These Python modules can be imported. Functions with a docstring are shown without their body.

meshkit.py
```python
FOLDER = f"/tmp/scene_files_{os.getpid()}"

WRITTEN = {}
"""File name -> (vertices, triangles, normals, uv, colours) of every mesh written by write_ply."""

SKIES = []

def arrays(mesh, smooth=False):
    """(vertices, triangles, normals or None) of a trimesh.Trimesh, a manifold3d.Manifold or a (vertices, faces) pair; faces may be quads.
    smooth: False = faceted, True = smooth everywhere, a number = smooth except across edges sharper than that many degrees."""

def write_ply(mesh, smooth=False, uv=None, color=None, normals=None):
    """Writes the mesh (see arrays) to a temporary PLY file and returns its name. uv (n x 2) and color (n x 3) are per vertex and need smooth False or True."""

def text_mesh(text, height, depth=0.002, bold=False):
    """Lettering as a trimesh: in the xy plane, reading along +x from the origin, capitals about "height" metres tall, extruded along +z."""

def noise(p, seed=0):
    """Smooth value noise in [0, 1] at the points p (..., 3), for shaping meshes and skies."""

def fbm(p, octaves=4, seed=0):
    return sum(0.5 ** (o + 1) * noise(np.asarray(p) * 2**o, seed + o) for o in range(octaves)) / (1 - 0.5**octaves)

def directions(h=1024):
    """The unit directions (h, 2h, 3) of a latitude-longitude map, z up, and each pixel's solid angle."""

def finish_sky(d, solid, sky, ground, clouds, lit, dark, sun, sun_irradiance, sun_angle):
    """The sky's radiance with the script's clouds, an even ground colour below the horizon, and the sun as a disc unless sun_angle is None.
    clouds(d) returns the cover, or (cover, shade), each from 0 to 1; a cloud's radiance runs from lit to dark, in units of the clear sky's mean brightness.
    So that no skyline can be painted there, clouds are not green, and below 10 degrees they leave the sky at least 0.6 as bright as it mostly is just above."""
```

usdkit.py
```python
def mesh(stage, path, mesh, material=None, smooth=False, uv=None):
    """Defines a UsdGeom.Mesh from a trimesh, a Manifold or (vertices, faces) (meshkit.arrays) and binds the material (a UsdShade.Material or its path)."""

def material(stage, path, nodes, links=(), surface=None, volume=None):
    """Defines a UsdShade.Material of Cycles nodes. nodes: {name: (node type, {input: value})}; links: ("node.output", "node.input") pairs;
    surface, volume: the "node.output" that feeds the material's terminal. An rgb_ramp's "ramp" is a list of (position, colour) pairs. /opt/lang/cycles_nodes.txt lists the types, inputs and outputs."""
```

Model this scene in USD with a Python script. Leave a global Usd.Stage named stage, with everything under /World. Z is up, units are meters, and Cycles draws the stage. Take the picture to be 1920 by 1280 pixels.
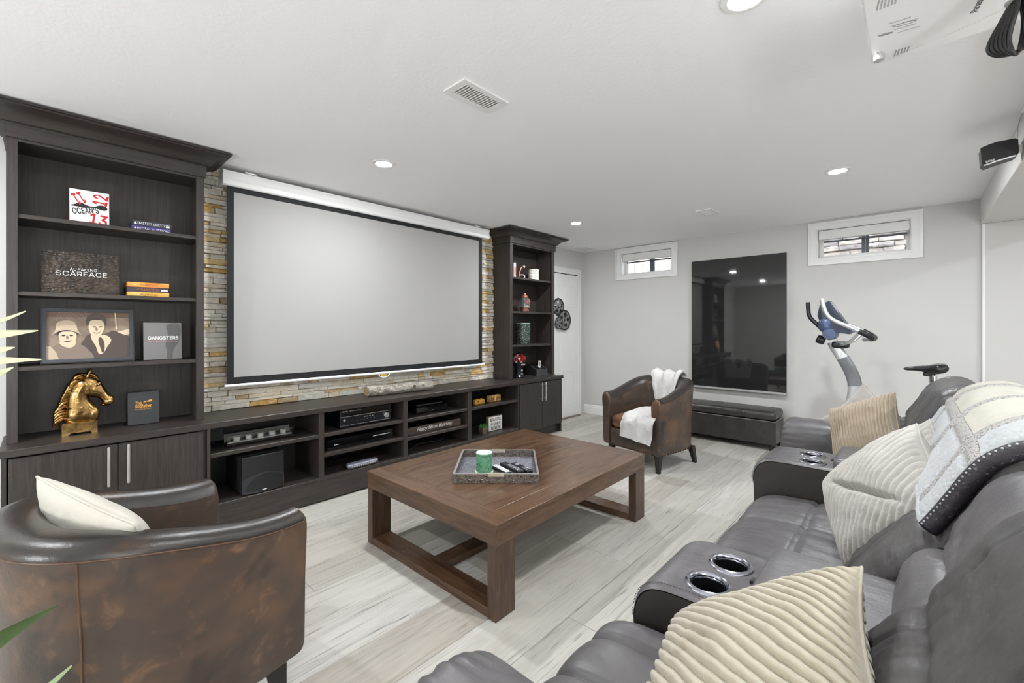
import math, random
import numpy as np
import trimesh
import usdkit, meshkit, manifold3d
from scipy.spatial import Delaunay, ConvexHull
from scipy.interpolate import CubicSpline
import shapely
from shapely.geometry import Polygon, Point, LineString, box as sbox
from shapely import affinity
from pxr import Usd, UsdGeom, UsdLux, Gf, Sdf

stage = Usd.Stage.CreateInMemory()
UsdGeom.SetStageUpAxis(stage, UsdGeom.Tokens.z)
UsdGeom.SetStageMetersPerUnit(stage, 1.0)
UsdGeom.Xform.Define(stage, '/World')
UsdGeom.Scope.Define(stage, '/World/Looks')
rng = random.Random(7)
nrg = np.random.default_rng(7)

# ---------------------------------------------------------------- camera, sky, lamps, exposure
CAM_H = 1.28
cam = UsdGeom.Camera.Define(stage, '/World/camera')
cam.AddTranslateOp().Set(Gf.Vec3d(0, 0, CAM_H))
cam.AddRotateXYZOp().Set(Gf.Vec3f(90, 0, 42.72))
cam.CreateHorizontalApertureAttr(36.0)
cam.CreateVerticalApertureAttr(24.0)
cam.CreateFocalLengthAttr(36.0 * 816.5 / 1920)
cam.CreateVerticalApertureOffsetAttr(-26.0 / 1920 * 36)
cam.CreateClippingRangeAttr(Gf.Vec2f(0.02, 100))
cam.CreateExposureAttr(0.70)
LAMP = 620.0            # radiance of each recessed lamp's lens
SKY = 0.8              # overcast daylight seen through the two small windows
# recessed ceiling lamps (x, y): the room's grid, the rows behind the camera and the bay at the right included
POTS = [(-2.66, 1.59), (-2.66, 3.89), (-0.40, 3.86), (-0.42, 1.62), (-2.66, -0.70), (1.75, 1.6), (1.75, 3.86), (1.75, -0.70)]
ADDED_GLOBES = [(1.60, -1.35), (1.50, 0.15), (-1.55, -1.60)]      # added globe lamps outside the frame, there to brighten ceiling and walls
ADDED_GLOBE = 43.0
dome = UsdLux.DomeLight.Define(stage, '/World/sky')
dome.CreateIntensityAttr(SKY)
dome.CreateColorAttr(Gf.Vec3f(0.93, 0.97, 1.0))

# ---------------------------------------------------------------- naming and object helpers
USED = {}
def uniq(parent, name):
    n = USED.get((parent, name), 0)
    USED[(parent, name)] = n + 1
    return f'{parent}/{name}' + (f'_{n:03d}' if n else '')

def tag(prim, label=None, cat=None, group=None, kind=None):
    for k, v in (('label', label), ('category', cat), ('group', group), ('kind', kind)):
        if v:
            prim.SetCustomDataByKey(k, v)

class Thing:
    pass

def thing(name, label, cat=None, loc=(0, 0, 0), rz=0.0, group=None, kind=None):
    t = Thing()
    t.path = uniq('/World', name)
    x = UsdGeom.Xform.Define(stage, t.path)
    x.AddTranslateOp().Set(Gf.Vec3d(*map(float, loc)))
    x.AddRotateZOp().Set(float(rz))
    t.loc, t.rz = np.array(loc, float), math.radians(rz)
    t.prim = x.GetPrim()
    tag(t.prim, label, cat, group, kind)
    return t

def arr(mesh, smooth):
    return meshkit.arrays(mesh, smooth)

def part(t, name, mesh, mat, smooth=False, label=None, kind=None, local=False, sub=None, uv=None):
    """One mesh under thing t (or under its part sub); mesh is in world coordinates unless local."""
    path = uniq(sub if sub else t.path, name)
    if not local:
        v, f, n = raw(mesh)
        v = v - t.loc
        c, s = math.cos(-t.rz), math.sin(-t.rz)
        v = np.c_[v[:, 0] * c - v[:, 1] * s, v[:, 0] * s + v[:, 1] * c, v[:, 2]]
        mesh = trimesh.Trimesh(v, f, process=False)
    m = usdkit.mesh(stage, path, mesh, mat, smooth)
    tag(m.GetPrim(), label, None, None, kind)
    return path

def solo(name, mesh, mat, label, cat=None, group=None, kind=None, smooth=False):
    path = uniq('/World', name)
    m = usdkit.mesh(stage, path, mesh, mat, smooth)
    tag(m.GetPrim(), label, cat, group, kind)
    return path

def struct(name, mesh, mat, label=None, smooth=False):
    return solo(name, mesh, mat, label, None, None, 'structure', smooth)

# ---------------------------------------------------------------- mesh helpers
def raw(mesh):
    v, f, _ = meshkit.arrays(mesh, False)
    return v, f, None

def T(v, f):
    f = np.asarray(f, int)
    if f.ndim == 2 and f.shape[1] == 4:
        f = np.vstack([f[:, [0, 1, 2]], f[:, [0, 2, 3]]])
    return trimesh.Trimesh(np.asarray(v, float), f, process=False)

def cat(*ms):
    ms = [m for x in ms for m in (x if isinstance(x, (list, tuple)) else [x])]
    return trimesh.util.concatenate(ms)

def hull(pts):
    pts = np.asarray(pts, float)
    h = ConvexHull(pts)
    f = h.simplices.copy()
    c = pts.mean(0)
    n = np.cross(pts[f[:, 1]] - pts[f[:, 0]], pts[f[:, 2]] - pts[f[:, 0]])
    flip = ((pts[f[:, 0]] - c) * n).sum(1) < 0
    f[flip] = f[flip][:, ::-1]
    used, inv = np.unique(f, return_inverse=True)
    return T(pts[used], inv.reshape(f.shape))

def bx(x0, x1, y0, y1, z0, z1, c=0.002):
    """Box with chamfered edges."""
    if c <= 0:
        m = trimesh.creation.box((x1 - x0, y1 - y0, z1 - z0))
        m.apply_translation(((x0 + x1) / 2, (y0 + y1) / 2, (z0 + z1) / 2))
        return T(m.vertices, m.faces)
    h = np.array([x1 - x0, y1 - y0, z1 - z0]) / 2
    c = min(c, h.min() * .6)
    p = []
    for sx in (-1, 1):
        for sy in (-1, 1):
            for sz in (-1, 1):
                for k in range(3):
                    q = h - c
                    q[k] = h[k]
                    p.append(q * (sx, sy, sz))
    m = hull(p)
    m.apply_translation(((x0 + x1) / 2, (y0 + y1) / 2, (z0 + z1) / 2))
    return m

def bxc(cx, cy, cz, dx, dy, dz, c=0.002):
    return bx(cx - dx / 2, cx + dx / 2, cy - dy / 2, cy + dy / 2, cz - dz / 2, cz + dz / 2, c)

def rot(m, axis, deg, at=(0, 0, 0)):
    m = m.copy()
    m.apply_transform(trimesh.transformations.rotation_matrix(math.radians(deg), axis, at))
    return m

def mv(m, x=0, y=0, z=0):
    m = m.copy()
    m.apply_translation((x, y, z))
    return m

def grid_faces(nu, nv, closeu=False, closev=False):
    iu = np.arange(nu if closeu else nu - 1)
    iv = np.arange(nv if closev else nv - 1)
    a, b = np.meshgrid(iu, iv, indexing='ij')
    a, b = a.ravel(), b.ravel()
    a1, b1 = (a + 1) % nu, (b + 1) % nv
    return np.c_[a * nv + b, a1 * nv + b, a1 * nv + b1, a * nv + b1]

def loft(rings, cap=True, closed=True):
    """Joins rings (equal point counts) into a skin, outward for rings that run counter-clockwise seen against the path."""
    R = np.asarray(rings, float)
    n, k = R.shape[:2]
    f = grid_faces(n, k, False, closed)
    v = R.reshape(-1, 3)
    fs = [np.vstack([f[:, [0, 1, 2]], f[:, [0, 2, 3]]])]
    if cap:
        c0, c1 = len(v), len(v) + 1
        v = np.vstack([v, R[0].mean(0), R[-1].mean(0)])
        j = np.arange(k if closed else k - 1)
        j1 = (j + 1) % k
        fs.append(np.c_[np.full_like(j, c0), j, j1])
        fs.append(np.c_[np.full_like(j, c1), (n - 1) * k + j1, (n - 1) * k + j])
    m = T(v, np.vstack(fs))
    if m.volume < 0:
        m.invert()
    return m

def spline(pts, n, closed=False):
    p = np.asarray(pts, float)
    if closed:
        p = np.vstack([p, p[:1]])
    d = np.r_[0, np.cumsum(np.linalg.norm(np.diff(p, axis=0), axis=1) ** .7)]
    cs = CubicSpline(d, p, bc_type='periodic' if closed else 'natural')
    s = np.linspace(0, d[-1], n, endpoint=not closed)
    return cs(s)

def tube(pts, r, n=10, smooth_n=0):
    p = np.asarray(pts, float)
    if smooth_n:
        p = spline(p, smooth_n)
    r = np.broadcast_to(np.asarray(r, float), (len(p),)) if np.ndim(r) == 0 or len(np.atleast_1d(r)) == len(p) else np.interp(np.linspace(0, 1, len(p)), np.linspace(0, 1, len(r)), r)
    t = np.gradient(p, axis=0)
    t /= np.linalg.norm(t, axis=1, keepdims=True) + 1e-12
    u = np.cross(t[0], (0, 0, 1.0))
    if np.linalg.norm(u) < .1:
        u = np.cross(t[0], (1.0, 0, 0))
    rings = []
    a = np.linspace(0, 2 * np.pi, n, endpoint=False)
    for i in range(len(p)):
        u = u - t[i] * (u @ t[i])
        u /= np.linalg.norm(u) + 1e-12
        w = np.cross(t[i], u)
        rings.append(p[i] + r[i] * (np.cos(a)[:, None] * u + np.sin(a)[:, None] * w))
    return loft(rings)

def lathe(prof, n=28, at=(0, 0, 0), cap=True):
    """prof: (radius, z) from the bottom to the top."""
    a = np.linspace(0, 2 * np.pi, n, endpoint=False)
    rings = [np.c_[r * np.cos(a), r * np.sin(a), np.full(n, z)] for r, z in prof]
    m = loft(rings, cap)
    m.apply_translation(at)
    return m

def extrude(poly, d):
    if hasattr(poly, 'geoms'):
        return cat([extrude(g, d) for g in poly.geoms])
    m = trimesh.creation.extrude_polygon(poly, d, engine='earcut')
    return T(m.vertices, m.faces)

def mapm(m, cols):
    """Re-maps axes: cols = 3 strings such as ('z','x','y') saying which old axis gives the new x, y, z (with '-' for reversed)."""
    v = np.asarray(m.vertices)
    ix = {'x': 0, 'y': 1, 'z': 2}
    nv = np.stack([(-1 if c[0] == '-' else 1) * v[:, ix[c[-1]]] for c in cols], 1)
    o = T(nv, m.faces)
    if np.linalg.det(np.array([[(-1 if c[0] == '-' else 1) * (ix[c[-1]] == k) for k in range(3)] for c in cols], float)) < 0:
        o.invert()
    return o

def prism_xz(poly, y0, y1):
    """Polygon in (x, z) extruded from y0 to y1."""
    m = extrude(poly if isinstance(poly, (Polygon, shapely.MultiPolygon)) else Polygon(poly), y1 - y0)
    return mv(mapm(m, ('x', 'z', 'y')), y=y0)

def prism_yz(poly, x0, x1):
    m = extrude(poly if isinstance(poly, (Polygon, shapely.MultiPolygon)) else Polygon(poly), x1 - x0)
    return mv(mapm(m, ('z', 'x', 'y')), x=x0)

def prism_xy(poly, z0, z1):
    return mv(extrude(poly if isinstance(poly, (Polygon, shapely.MultiPolygon)) else Polygon(poly), z1 - z0), z=z0)

def rbox(dx, dy, dz, r, n=14, deform=None, at=(0, 0, 0)):
    """Rounded box with a fine skin, its corners rounded with radius r."""
    h = np.array([dx, dy, dz]) / 2
    r = min(r, h.min() * .999)
    def axis(k):
        a = np.linspace(0, np.pi / 2, 5)
        e = r * (1 - np.cos(a)) 
        mid = np.linspace(-h[k] + r, h[k] - r, n)
        return np.r_[-h[k] + r * (1 - np.sin(a))[::-1] * 1.0, mid[1:-1], h[k] - r * (1 - np.sin(a))]
    vs, fs, off = [], [], 0
    for k in range(3):
        i, j = (k + 1) % 3, (k + 2) % 3
        A, B = np.meshgrid(axis(i), axis(j), indexing='ij')
        for s in (-1, 1):
            P = np.zeros(A.shape + (3,))
            P[..., i], P[..., j], P[..., k] = A, B, s * h[k]
            q = np.clip(P, -(h - r), h - r)
            d = P - q
            d /= np.linalg.norm(d, axis=-1, keepdims=True)
            P = q + r * d
            f = grid_faces(*A.shape)
            if s < 0:
                f = f[:, ::-1]
            vs.append(P.reshape(-1, 3))
            fs.append(f + off)
            off += A.size
    m = T(np.vstack(vs), np.vstack(fs))
    m.merge_vertices(digits_vertex=6)
    m = T(m.vertices, m.faces)
    if deform is not None:
        m.vertices = deform(np.array(m.vertices))
    m.apply_translation(at)
    return m

def puff(profile, y0, y1, end=0.05, n=160, m=60, power=2.4, disp=None, axis='y', mid=None, shrink=0.75):
    """Closed profile in (a, z), splined and swept along an axis with swollen, rounded ends; disp(P, N) gives an outward shift."""
    pr = spline(profile, n, True)
    c = np.array(mid) if mid is not None else (pr.max(0) + pr.min(0)) / 2
    L = y1 - y0
    s = np.r_[np.linspace(0, 1, 9)[:-1] * end, np.linspace(end, L - end, m), L - end + np.linspace(0, 1, 9)[1:] * end]
    rings = []
    for x in s:
        d = min(x, L - x)
        k = 1.0 if d >= end else (1 - (1 - d / end) ** power) ** (1 / power)
        k = shrink + (1 - shrink) * k
        q = c + (pr - c) * k
        rings.append(np.c_[q[:, 0], np.full(n, y0 + x), q[:, 1]])
    o = loft(rings)
    if axis == 'x':
        o = T(np.asarray(o.vertices)[:, [1, 0, 2]], o.faces[:, ::-1])
    if disp is not None:
        _, _, nn = meshkit.arrays(o, True)
        v = np.array(o.vertices)
        o.vertices = v + nn * disp(v, nn)[:, None]
    return o

def gap(x, at, w, depth):
    return -depth * np.exp(-((x - at) / w) ** 2)

def inflate(poly, depth, step, power=.5, lim=None, back=True):
    """A silhouette (x, y) blown up to a cushion of the given half thickness in z."""
    poly = poly.simplify(step * .1)
    L = poly.exterior.length
    b = [poly.exterior.interpolate(t).coords[0] for t in np.linspace(0, L, int(L / (step * .8)), endpoint=False)]
    nb = len(b)
    x0, y0, x1, y1 = poly.bounds
    g = np.array([(x + (j % 2) * step / 2, y) for j, y in enumerate(np.arange(y0, y1, step * .87)) for x in np.arange(x0, x1, step)])
    gp = shapely.points(g)
    inn = shapely.contains(poly.buffer(-step * .45), gp)
    p = np.vstack([b, g[inn]])
    t = Delaunay(p).simplices
    cen = p[t].mean(1)
    t = t[shapely.contains(poly, shapely.points(cen))]
    a = p[t]
    ar = np.cross(a[:, 1] - a[:, 0], a[:, 2] - a[:, 0])
    t[ar < 0] = t[ar < 0][:, ::-1]
    d = shapely.distance(poly.exterior, shapely.points(p))
    d[:nb] = 0
    lim = lim or d.max()
    h = depth * np.clip(1 - (1 - np.clip(d / lim, 0, 1)) ** 2, 0, 1) ** power
    top = np.c_[p, h]
    bot = np.c_[p, -h if back else np.zeros(len(h))]
    n = len(p)
    idx = np.arange(n)
    low = np.where(idx < nb, idx, idx + n - nb)
    v = np.vstack([top, bot[nb:]])
    f = np.vstack([t, low[t][:, ::-1]])
    return T(v, f)

def text(s, height, depth=.001, bold=False, width=None, slant=0.0):
    m = meshkit.text_mesh(s, height, depth, bold)
    v = np.array(m.vertices)
    if slant:
        v[:, 0] += v[:, 1] * slant
    v[:, 0] -= (v[:, 0].min() + v[:, 0].max()) / 2
    if width:
        v[:, 0] *= width / (v[:, 0].max() - v[:, 0].min())
    return T(v, m.faces)

def face_x(m, x, y, z):
    """Puts lettering or an xy drawing on a surface that faces +x, reading along +y."""
    return mv(mapm(m, ('z', 'x', 'y')), x, y, z)

# ---------------------------------------------------------------- materials
def L(r, g, b):
    return tuple(((c / 255) / 12.92 if c / 255 <= .04045 else ((c / 255 + .055) / 1.055) ** 2.4) for c in (r, g, b))

LOOK = {}
def mat(name, c, r=.5, m=0.0, spec=.5, layers=(), bumps=(), rnd=0.0, coat=0.0, coat_r=.1, sheen=0.0, emit=None, trans=0.0, ior=1.5, rough_var=None, extra=None, subsurf=0.0):
    """layers: (colour2, scale, lo, hi, detail, distortion) noise-driven colour mixes; bumps: (kind, scale, strength, distance)."""
    if name in LOOK:
        return LOOK[name]
    n = {'p': ('principled_bsdf', {'base_color': L(*c), 'roughness': r, 'metallic': m, 'specular_ior_level': spec, 'ior': ior})}
    k = []
    P = n['p'][1]
    if coat: P.update(coat_weight=coat, coat_roughness=coat_r)
    if sheen: P.update(sheen_weight=sheen, sheen_roughness=.5)
    if trans: P['transmission_weight'] = trans
    if emit: P.update(emission_color=L(*emit[0]), emission_strength=emit[1])
    if subsurf: P.update(subsurface_weight=subsurf, subsurface_scale=.01, subsurface_radius=(1, .6, .4))
    if layers or bumps or rnd or rough_var:
        n['tc'] = ('texture_coordinate', {})
        if rnd or (extra and extra.get('offset')):
            n['oi'] = ('object_info', {})
    src = 'tc.object'
    if extra and extra.get('offset'):
        n['om'] = ('math', {'math_type': 'multiply', 'value2': 37.0})
        n['oc'] = ('combine_xyz', {})
        n['oa'] = ('vector_math', {'math_type': 'add'})
        k += [('oi.random', 'om.value1'), ('om.value', 'oc.x'), ('om.value', 'oc.y'), ('om.value', 'oc.z'), ('tc.object', 'oa.vector1'), ('oc.vector', 'oa.vector2')]
        src = 'oa.vector'
    last = None
    def coords(tag_, scale):
        sc = (scale,) * 3 if np.ndim(scale) == 0 else scale
        n['mp' + tag_] = ('mapping', {'mapping_type': 'point', 'scale': sc})
        k.append((src, f'mp{tag_}.vector'))
        return f'mp{tag_}.vector'
    for i, ly in enumerate(layers):
        c2, scale, lo, hi = ly[:4]
        det = ly[4] if len(ly) > 4 else 4
        dis = ly[5] if len(ly) > 5 else 0
        t = str(i)
        o = coords('l' + t, scale)
        n['n' + t] = ('noise_texture', {'scale': 1.0, 'detail': float(det), 'roughness': .6, 'distortion': float(dis)})
        n['r' + t] = ('map_range', {'from_min': lo, 'from_max': hi, 'to_min': 0.0, 'to_max': 1.0, 'clamp': True})
        n['x' + t] = ('mix_color', {'b': L(*c2), 'a': L(*c)})
        k += [(o, f'n{t}.vector'), (f'n{t}.fac', f'r{t}.value'), (f'r{t}.result', f'x{t}.fac')]
        if last: k.append((last, f'x{t}.a'))
        last = f'x{t}.result'
    if rnd:
        n['rv'] = ('map_range', {'from_min': 0.0, 'from_max': 1.0, 'to_min': 1 - rnd, 'to_max': 1 + rnd, 'clamp': True})
        n['hs'] = ('hsv', {'color': L(*c)})
        k += [('oi.random', 'rv.value'), ('rv.result', 'hs.value')]
        if last: k.append((last, 'hs.color'))
        last = 'hs.color'
    if last: k.append((last, 'p.base_color'))
    if rough_var:
        scale, lo, hi = rough_var
        o = coords('rr', scale)
        n['rn'] = ('noise_texture', {'scale': 1.0, 'detail': 3.0})
        n['rm'] = ('map_range', {'from_min': .3, 'from_max': .7, 'to_min': lo, 'to_max': hi, 'clamp': True})
        k += [(o, 'rn.vector'), ('rn.fac', 'rm.value'), ('rm.result', 'p.roughness')]
    prev = None
    for i, (kind, scale, strength, dist) in enumerate(bumps):
        t = str(i)
        o = coords('b' + t, scale)
        if kind == 'noise':
            n['bn' + t] = ('noise_texture', {'scale': 1.0, 'detail': 4.0, 'roughness': .55}); out = f'bn{t}.fac'
        elif kind == 'cells':
            n['bn' + t] = ('voronoi_texture', {'scale': 1.0, 'feature': 'distance_to_edge'}); out = f'bn{t}.distance'
        elif kind == 'dots':
            n['bn' + t] = ('voronoi_texture', {'scale': 1.0, 'feature': 'f1'}); out = f'bn{t}.distance'
        else:
            n['bn' + t] = ('wave_texture', {'scale': 1.0, 'distortion': 1.5, 'bands_direction': kind[-1]}); out = f'bn{t}.fac'
        n['bb' + t] = ('bump', {'strength': strength, 'distance': dist, 'use_object_space': False})
        k += [(o, f'bn{t}.vector'), (out, f'bb{t}.height')]
        if prev: k.append((prev, f'bb{t}.normal'))
        prev = f'bb{t}.normal'
    if prev: k.append((prev, 'p.normal'))
    LOOK[name] = usdkit.material(stage, '/World/Looks/' + name, n, k, surface='p.BSDF')
    return LOOK[name]

wall_paint = mat('wall_paint', (205, 204, 201), .75, bumps=[('noise', 160, .08, .002)])
ceil_paint = mat('ceiling_paint', (247, 247, 248), .85, bumps=[('noise', 60, .20, .005), ('noise', 220, .12, .002)])
trim_white = mat('trim_white', (236, 236, 234), .38)
plastic_white = mat('plastic_white', (238, 238, 238), .35)
wenge = mat('wenge_wood', (60, 53, 49), .42, layers=[((38, 33, 30), (60, 60, 3.0), .35, .75, 5, .6), ((72, 64, 59), (200, 200, 6), .5, .8, 3, 0)], bumps=[('noise', (260, 260, 8), .12, .001)])
wenge_h = mat('wenge_wood_horizontal', (60, 53, 49), .40, layers=[((38, 33, 30), (60, 3.0, 60), .35, .75, 5, .6), ((72, 64, 59), (200, 6, 200), .5, .8, 3, 0)], bumps=[('noise', (260, 8, 260), .12, .001)])
plank_mat = [mat(f'oak_plank_{i}', c, .42, spec=.35,
                 layers=[(c2, (16, 1.1, 16), .42, .68, 6, 1.6), ((c[0] - 12, c[1] - 14, c[2] - 18), (3, .9, 3), .35, .7, 3, .8), ((106, 101, 94), (42, 1.6, 42), .56, .78, 6, 2.2)],
                 bumps=[('noise', (70, 3, 70), .10, .002)], rnd=.05, extra={'offset': 1})
             for i, (c, c2) in enumerate([((197, 194, 188), (174, 170, 163)), ((188, 184, 177), (160, 155, 147)), ((203, 201, 196), (180, 177, 171)), ((183, 178, 170), (154, 148, 139))])]
gap_dark = mat('joint_dark', (92, 86, 78), .8)
stone_mats = [mat(f'ledger_stone_{i}', c, .85, layers=[(c2, (9, 9, 14), .40, .66, 5, .8), (c3, (30, 30, 40), .52, .75, 5, .5)], bumps=[('noise', 60, .7, .008), ('noise', 190, .4, .003)], extra={'offset': 1}, rnd=.08)
              for i, (c, c2, c3) in enumerate([((238, 231, 216), (224, 212, 190), (192, 184, 170)), ((224, 220, 211), (206, 203, 195), (228, 220, 202)), ((216, 186, 130), (232, 212, 174), (178, 142, 90)),
                                               ((226, 213, 190), (204, 189, 165), (240, 232, 217)), ((231, 227, 216), (208, 202, 190), (190, 176, 150)), ((182, 158, 124), (205, 186, 154), (140, 118, 92)), ((216, 182, 116), (190, 146, 78), (228, 212, 182))])]
mortar = mat('stone_backing', (176, 166, 148), .9)
nickel = mat('brushed_nickel', (236, 234, 230), .36, 1.0)
chrome = mat('chrome', (225, 227, 232), .12, 1.0)
black_plastic = mat('black_plastic', (24, 24, 26), .38)
black_gloss = mat('black_gloss', (14, 14, 15), .08)
black_matte = mat('black_matte', (22, 22, 24), .75)
screen_white = mat('screen_white', (168, 167, 165), .9, spec=.1)
screen_black = mat('screen_border_black', (20, 21, 24), .7)

# ---------------------------------------------------------------- room shell
X0, X1, Y0, Y1, H = -3.65, 2.40, -2.0, 5.56, 2.40
fl = thing('floor', 'pale grey-brown oak plank floor', kind='structure')
part(fl, 'subfloor', bx(X0 - .1, X1 + .1, Y0 - .1, Y1 + .1, -.06, -.010, 0), gap_dark)
PW = .2525
x = -3.65
i = 0
while x < X1:
    xa, xb = max(x + .0009, X0), min(x + PW - .0009, X1)
    y = Y0 - rng.random() * 1.4 if i % 3 else Y0 - .4
    while y < Y1:
        ln = 1.52
        ya, yb = max(y + .0009, Y0), min(y + ln - .0009, Y1)
        if yb - ya > .02:
            part(fl, 'plank', bx(xa, xb, ya, yb, -.012, 0, .0018), plank_mat[rng.randrange(4)])
        y += ln
    x += PW
    i += 1

struct('ceiling', bx(X0 - .1, X1 + .1, Y0 - .1, Y1 + .25, H, H + .08, 0), ceil_paint, 'white textured ceiling with recessed lights')
struct('wall_left', bx(X0 - .12, X0, Y0 - .1, Y1 + .25, 0, H, 0), wall_paint, 'light grey wall behind the media unit')
struct('wall_near', bx(X0, X1, Y0 - .12, Y0, 0, H, 0), wall_paint, 'light grey wall behind the camera')
struct('wall_right', bx(X1, X1 + .12, Y0 - .1, Y1 + .25, 0, H, 0), wall_paint, 'light grey wall at the right end')
WIN = [(-3.035, -2.312, 2.012, 2.318), (-.752, -.018, 2.004, 2.308)]
wpoly = Polygon([(X0, 0), (X1, 0), (X1, H), (X0, H)], [[(a, c), (b, c), (b, d), (a, d)] for a, b, c, d in WIN])
struct('wall_far', prism_xz(wpoly, Y1, Y1 + .24), wall_paint, 'light grey far wall with two small high windows')
struct('wall_far_return', bx(.445, X1, Y1 - .035, Y1, 0, 2.178, .004), wall_paint, 'light grey wall section under the ceiling bulkhead')
struct('trim_corner', bx(.432, .452, Y1 - .040, Y1, 0, 2.178, .004), trim_white, 'narrow white corner bead below the bulkhead')
struct('ceiling_bulkhead', bx(.425, 1.15, Y0, Y1, 2.178, H, .003), mat('bulkhead_paint', (216, 215, 212), .85, bumps=[('noise', 55, .25, .005)]), 'boxed bulkhead along the right of the ceiling')
# baseboards (stepped profile)
def bb_profile(h=.135, t=.016):
    return [(0, 0), (t, 0), (t, h * .74), (t * .62, h * .80), (t * .62, h * .90), (t * .25, h), (0, h)]
struct('baseboard_far', cat(*[mv(mapm(extrude(Polygon(bb_profile()), b - a), ('z', '-x', 'y')), x=a, y=Y1 - s) for a, b, s in ((X0, .43, 0), (.452, X1, .035))]), trim_white, 'white stepped baseboard along the far wall')
struct('baseboard_left', cat(mv(mapm(extrude(Polygon(bb_profile()), -.14 - Y0), ('x', '-z', 'y')), x=X0, y=-.14)), trim_white, 'white stepped baseboard on the media wall')
struct('baseboard_right', mv(mapm(extrude(Polygon(bb_profile()), Y1 - Y0), ('-x', 'z', 'y')), x=X1, y=Y0), trim_white, 'white stepped baseboard along the right wall')

# ledger stone: every stone its own mesh, those behind the screen in one
SX = -3.618
zc, row = .693, 0
hidden, shown = [], []
ws = thing('wall_stone_facing', 'cream and ochre ledger stone facing round the projection screen', kind='structure', loc=(X0, 2.15, .693))
part(ws, 'stone_backing', bx(X0, -3.632, .70, 3.60, .60, H, 0), mortar)
while zc < H - .004:
    hh = rng.choice([.024, .030, .036, .042])
    if zc + hh > H - .02: hh = H - zc
    yc = .695 - rng.random() * .05
    while yc < 3.60:
        ln = rng.uniform(.07, .30)
        ya, yb = max(yc, .70), min(yc + ln, 3.60)
        if yb - ya > .015:
            cx = SX + rng.uniform(.002, .021)
            m = bx(-3.645, cx, ya + .0012, yb - .0012, zc + .001, zc + hh - .001, .004)
            v = np.array(m.vertices)
            fr = v[:, 0] > -3.63
            v[fr, 0] += nrg.uniform(-.006, .005, fr.sum())
            v[fr, 2] += nrg.uniform(-.0022, .0022, fr.sum())
            m.vertices = v
            if ya > 1.0 and yb < 3.16 and zc > 1.0 and zc + hh < 2.23:
                hidden.append(m)
            else:
                shown.append(((yb - ya) * hh / ((ya + yb) ** 2 / 4 + 13) ** 1.5, m, stone_mats[rng.choices(range(7), [5, 4, 1.6, 4, 6, 1.2, 1.8])[0]]))
        yc += ln
    zc += hh
shown.sort(key=lambda q: -q[0])
for _, m, mm in shown[:300]:
    part(ws, 'stone', m, mm)
for k in range(7):
    rest = [m for _, m, mm in shown[300:] if mm is stone_mats[k]]
    if rest:
        part(ws, 'small_stones', cat(rest), stone_mats[k], kind='stuff')
part(ws, 'stones_behind_screen', cat(hidden), stone_mats[0], kind='stuff')

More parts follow.
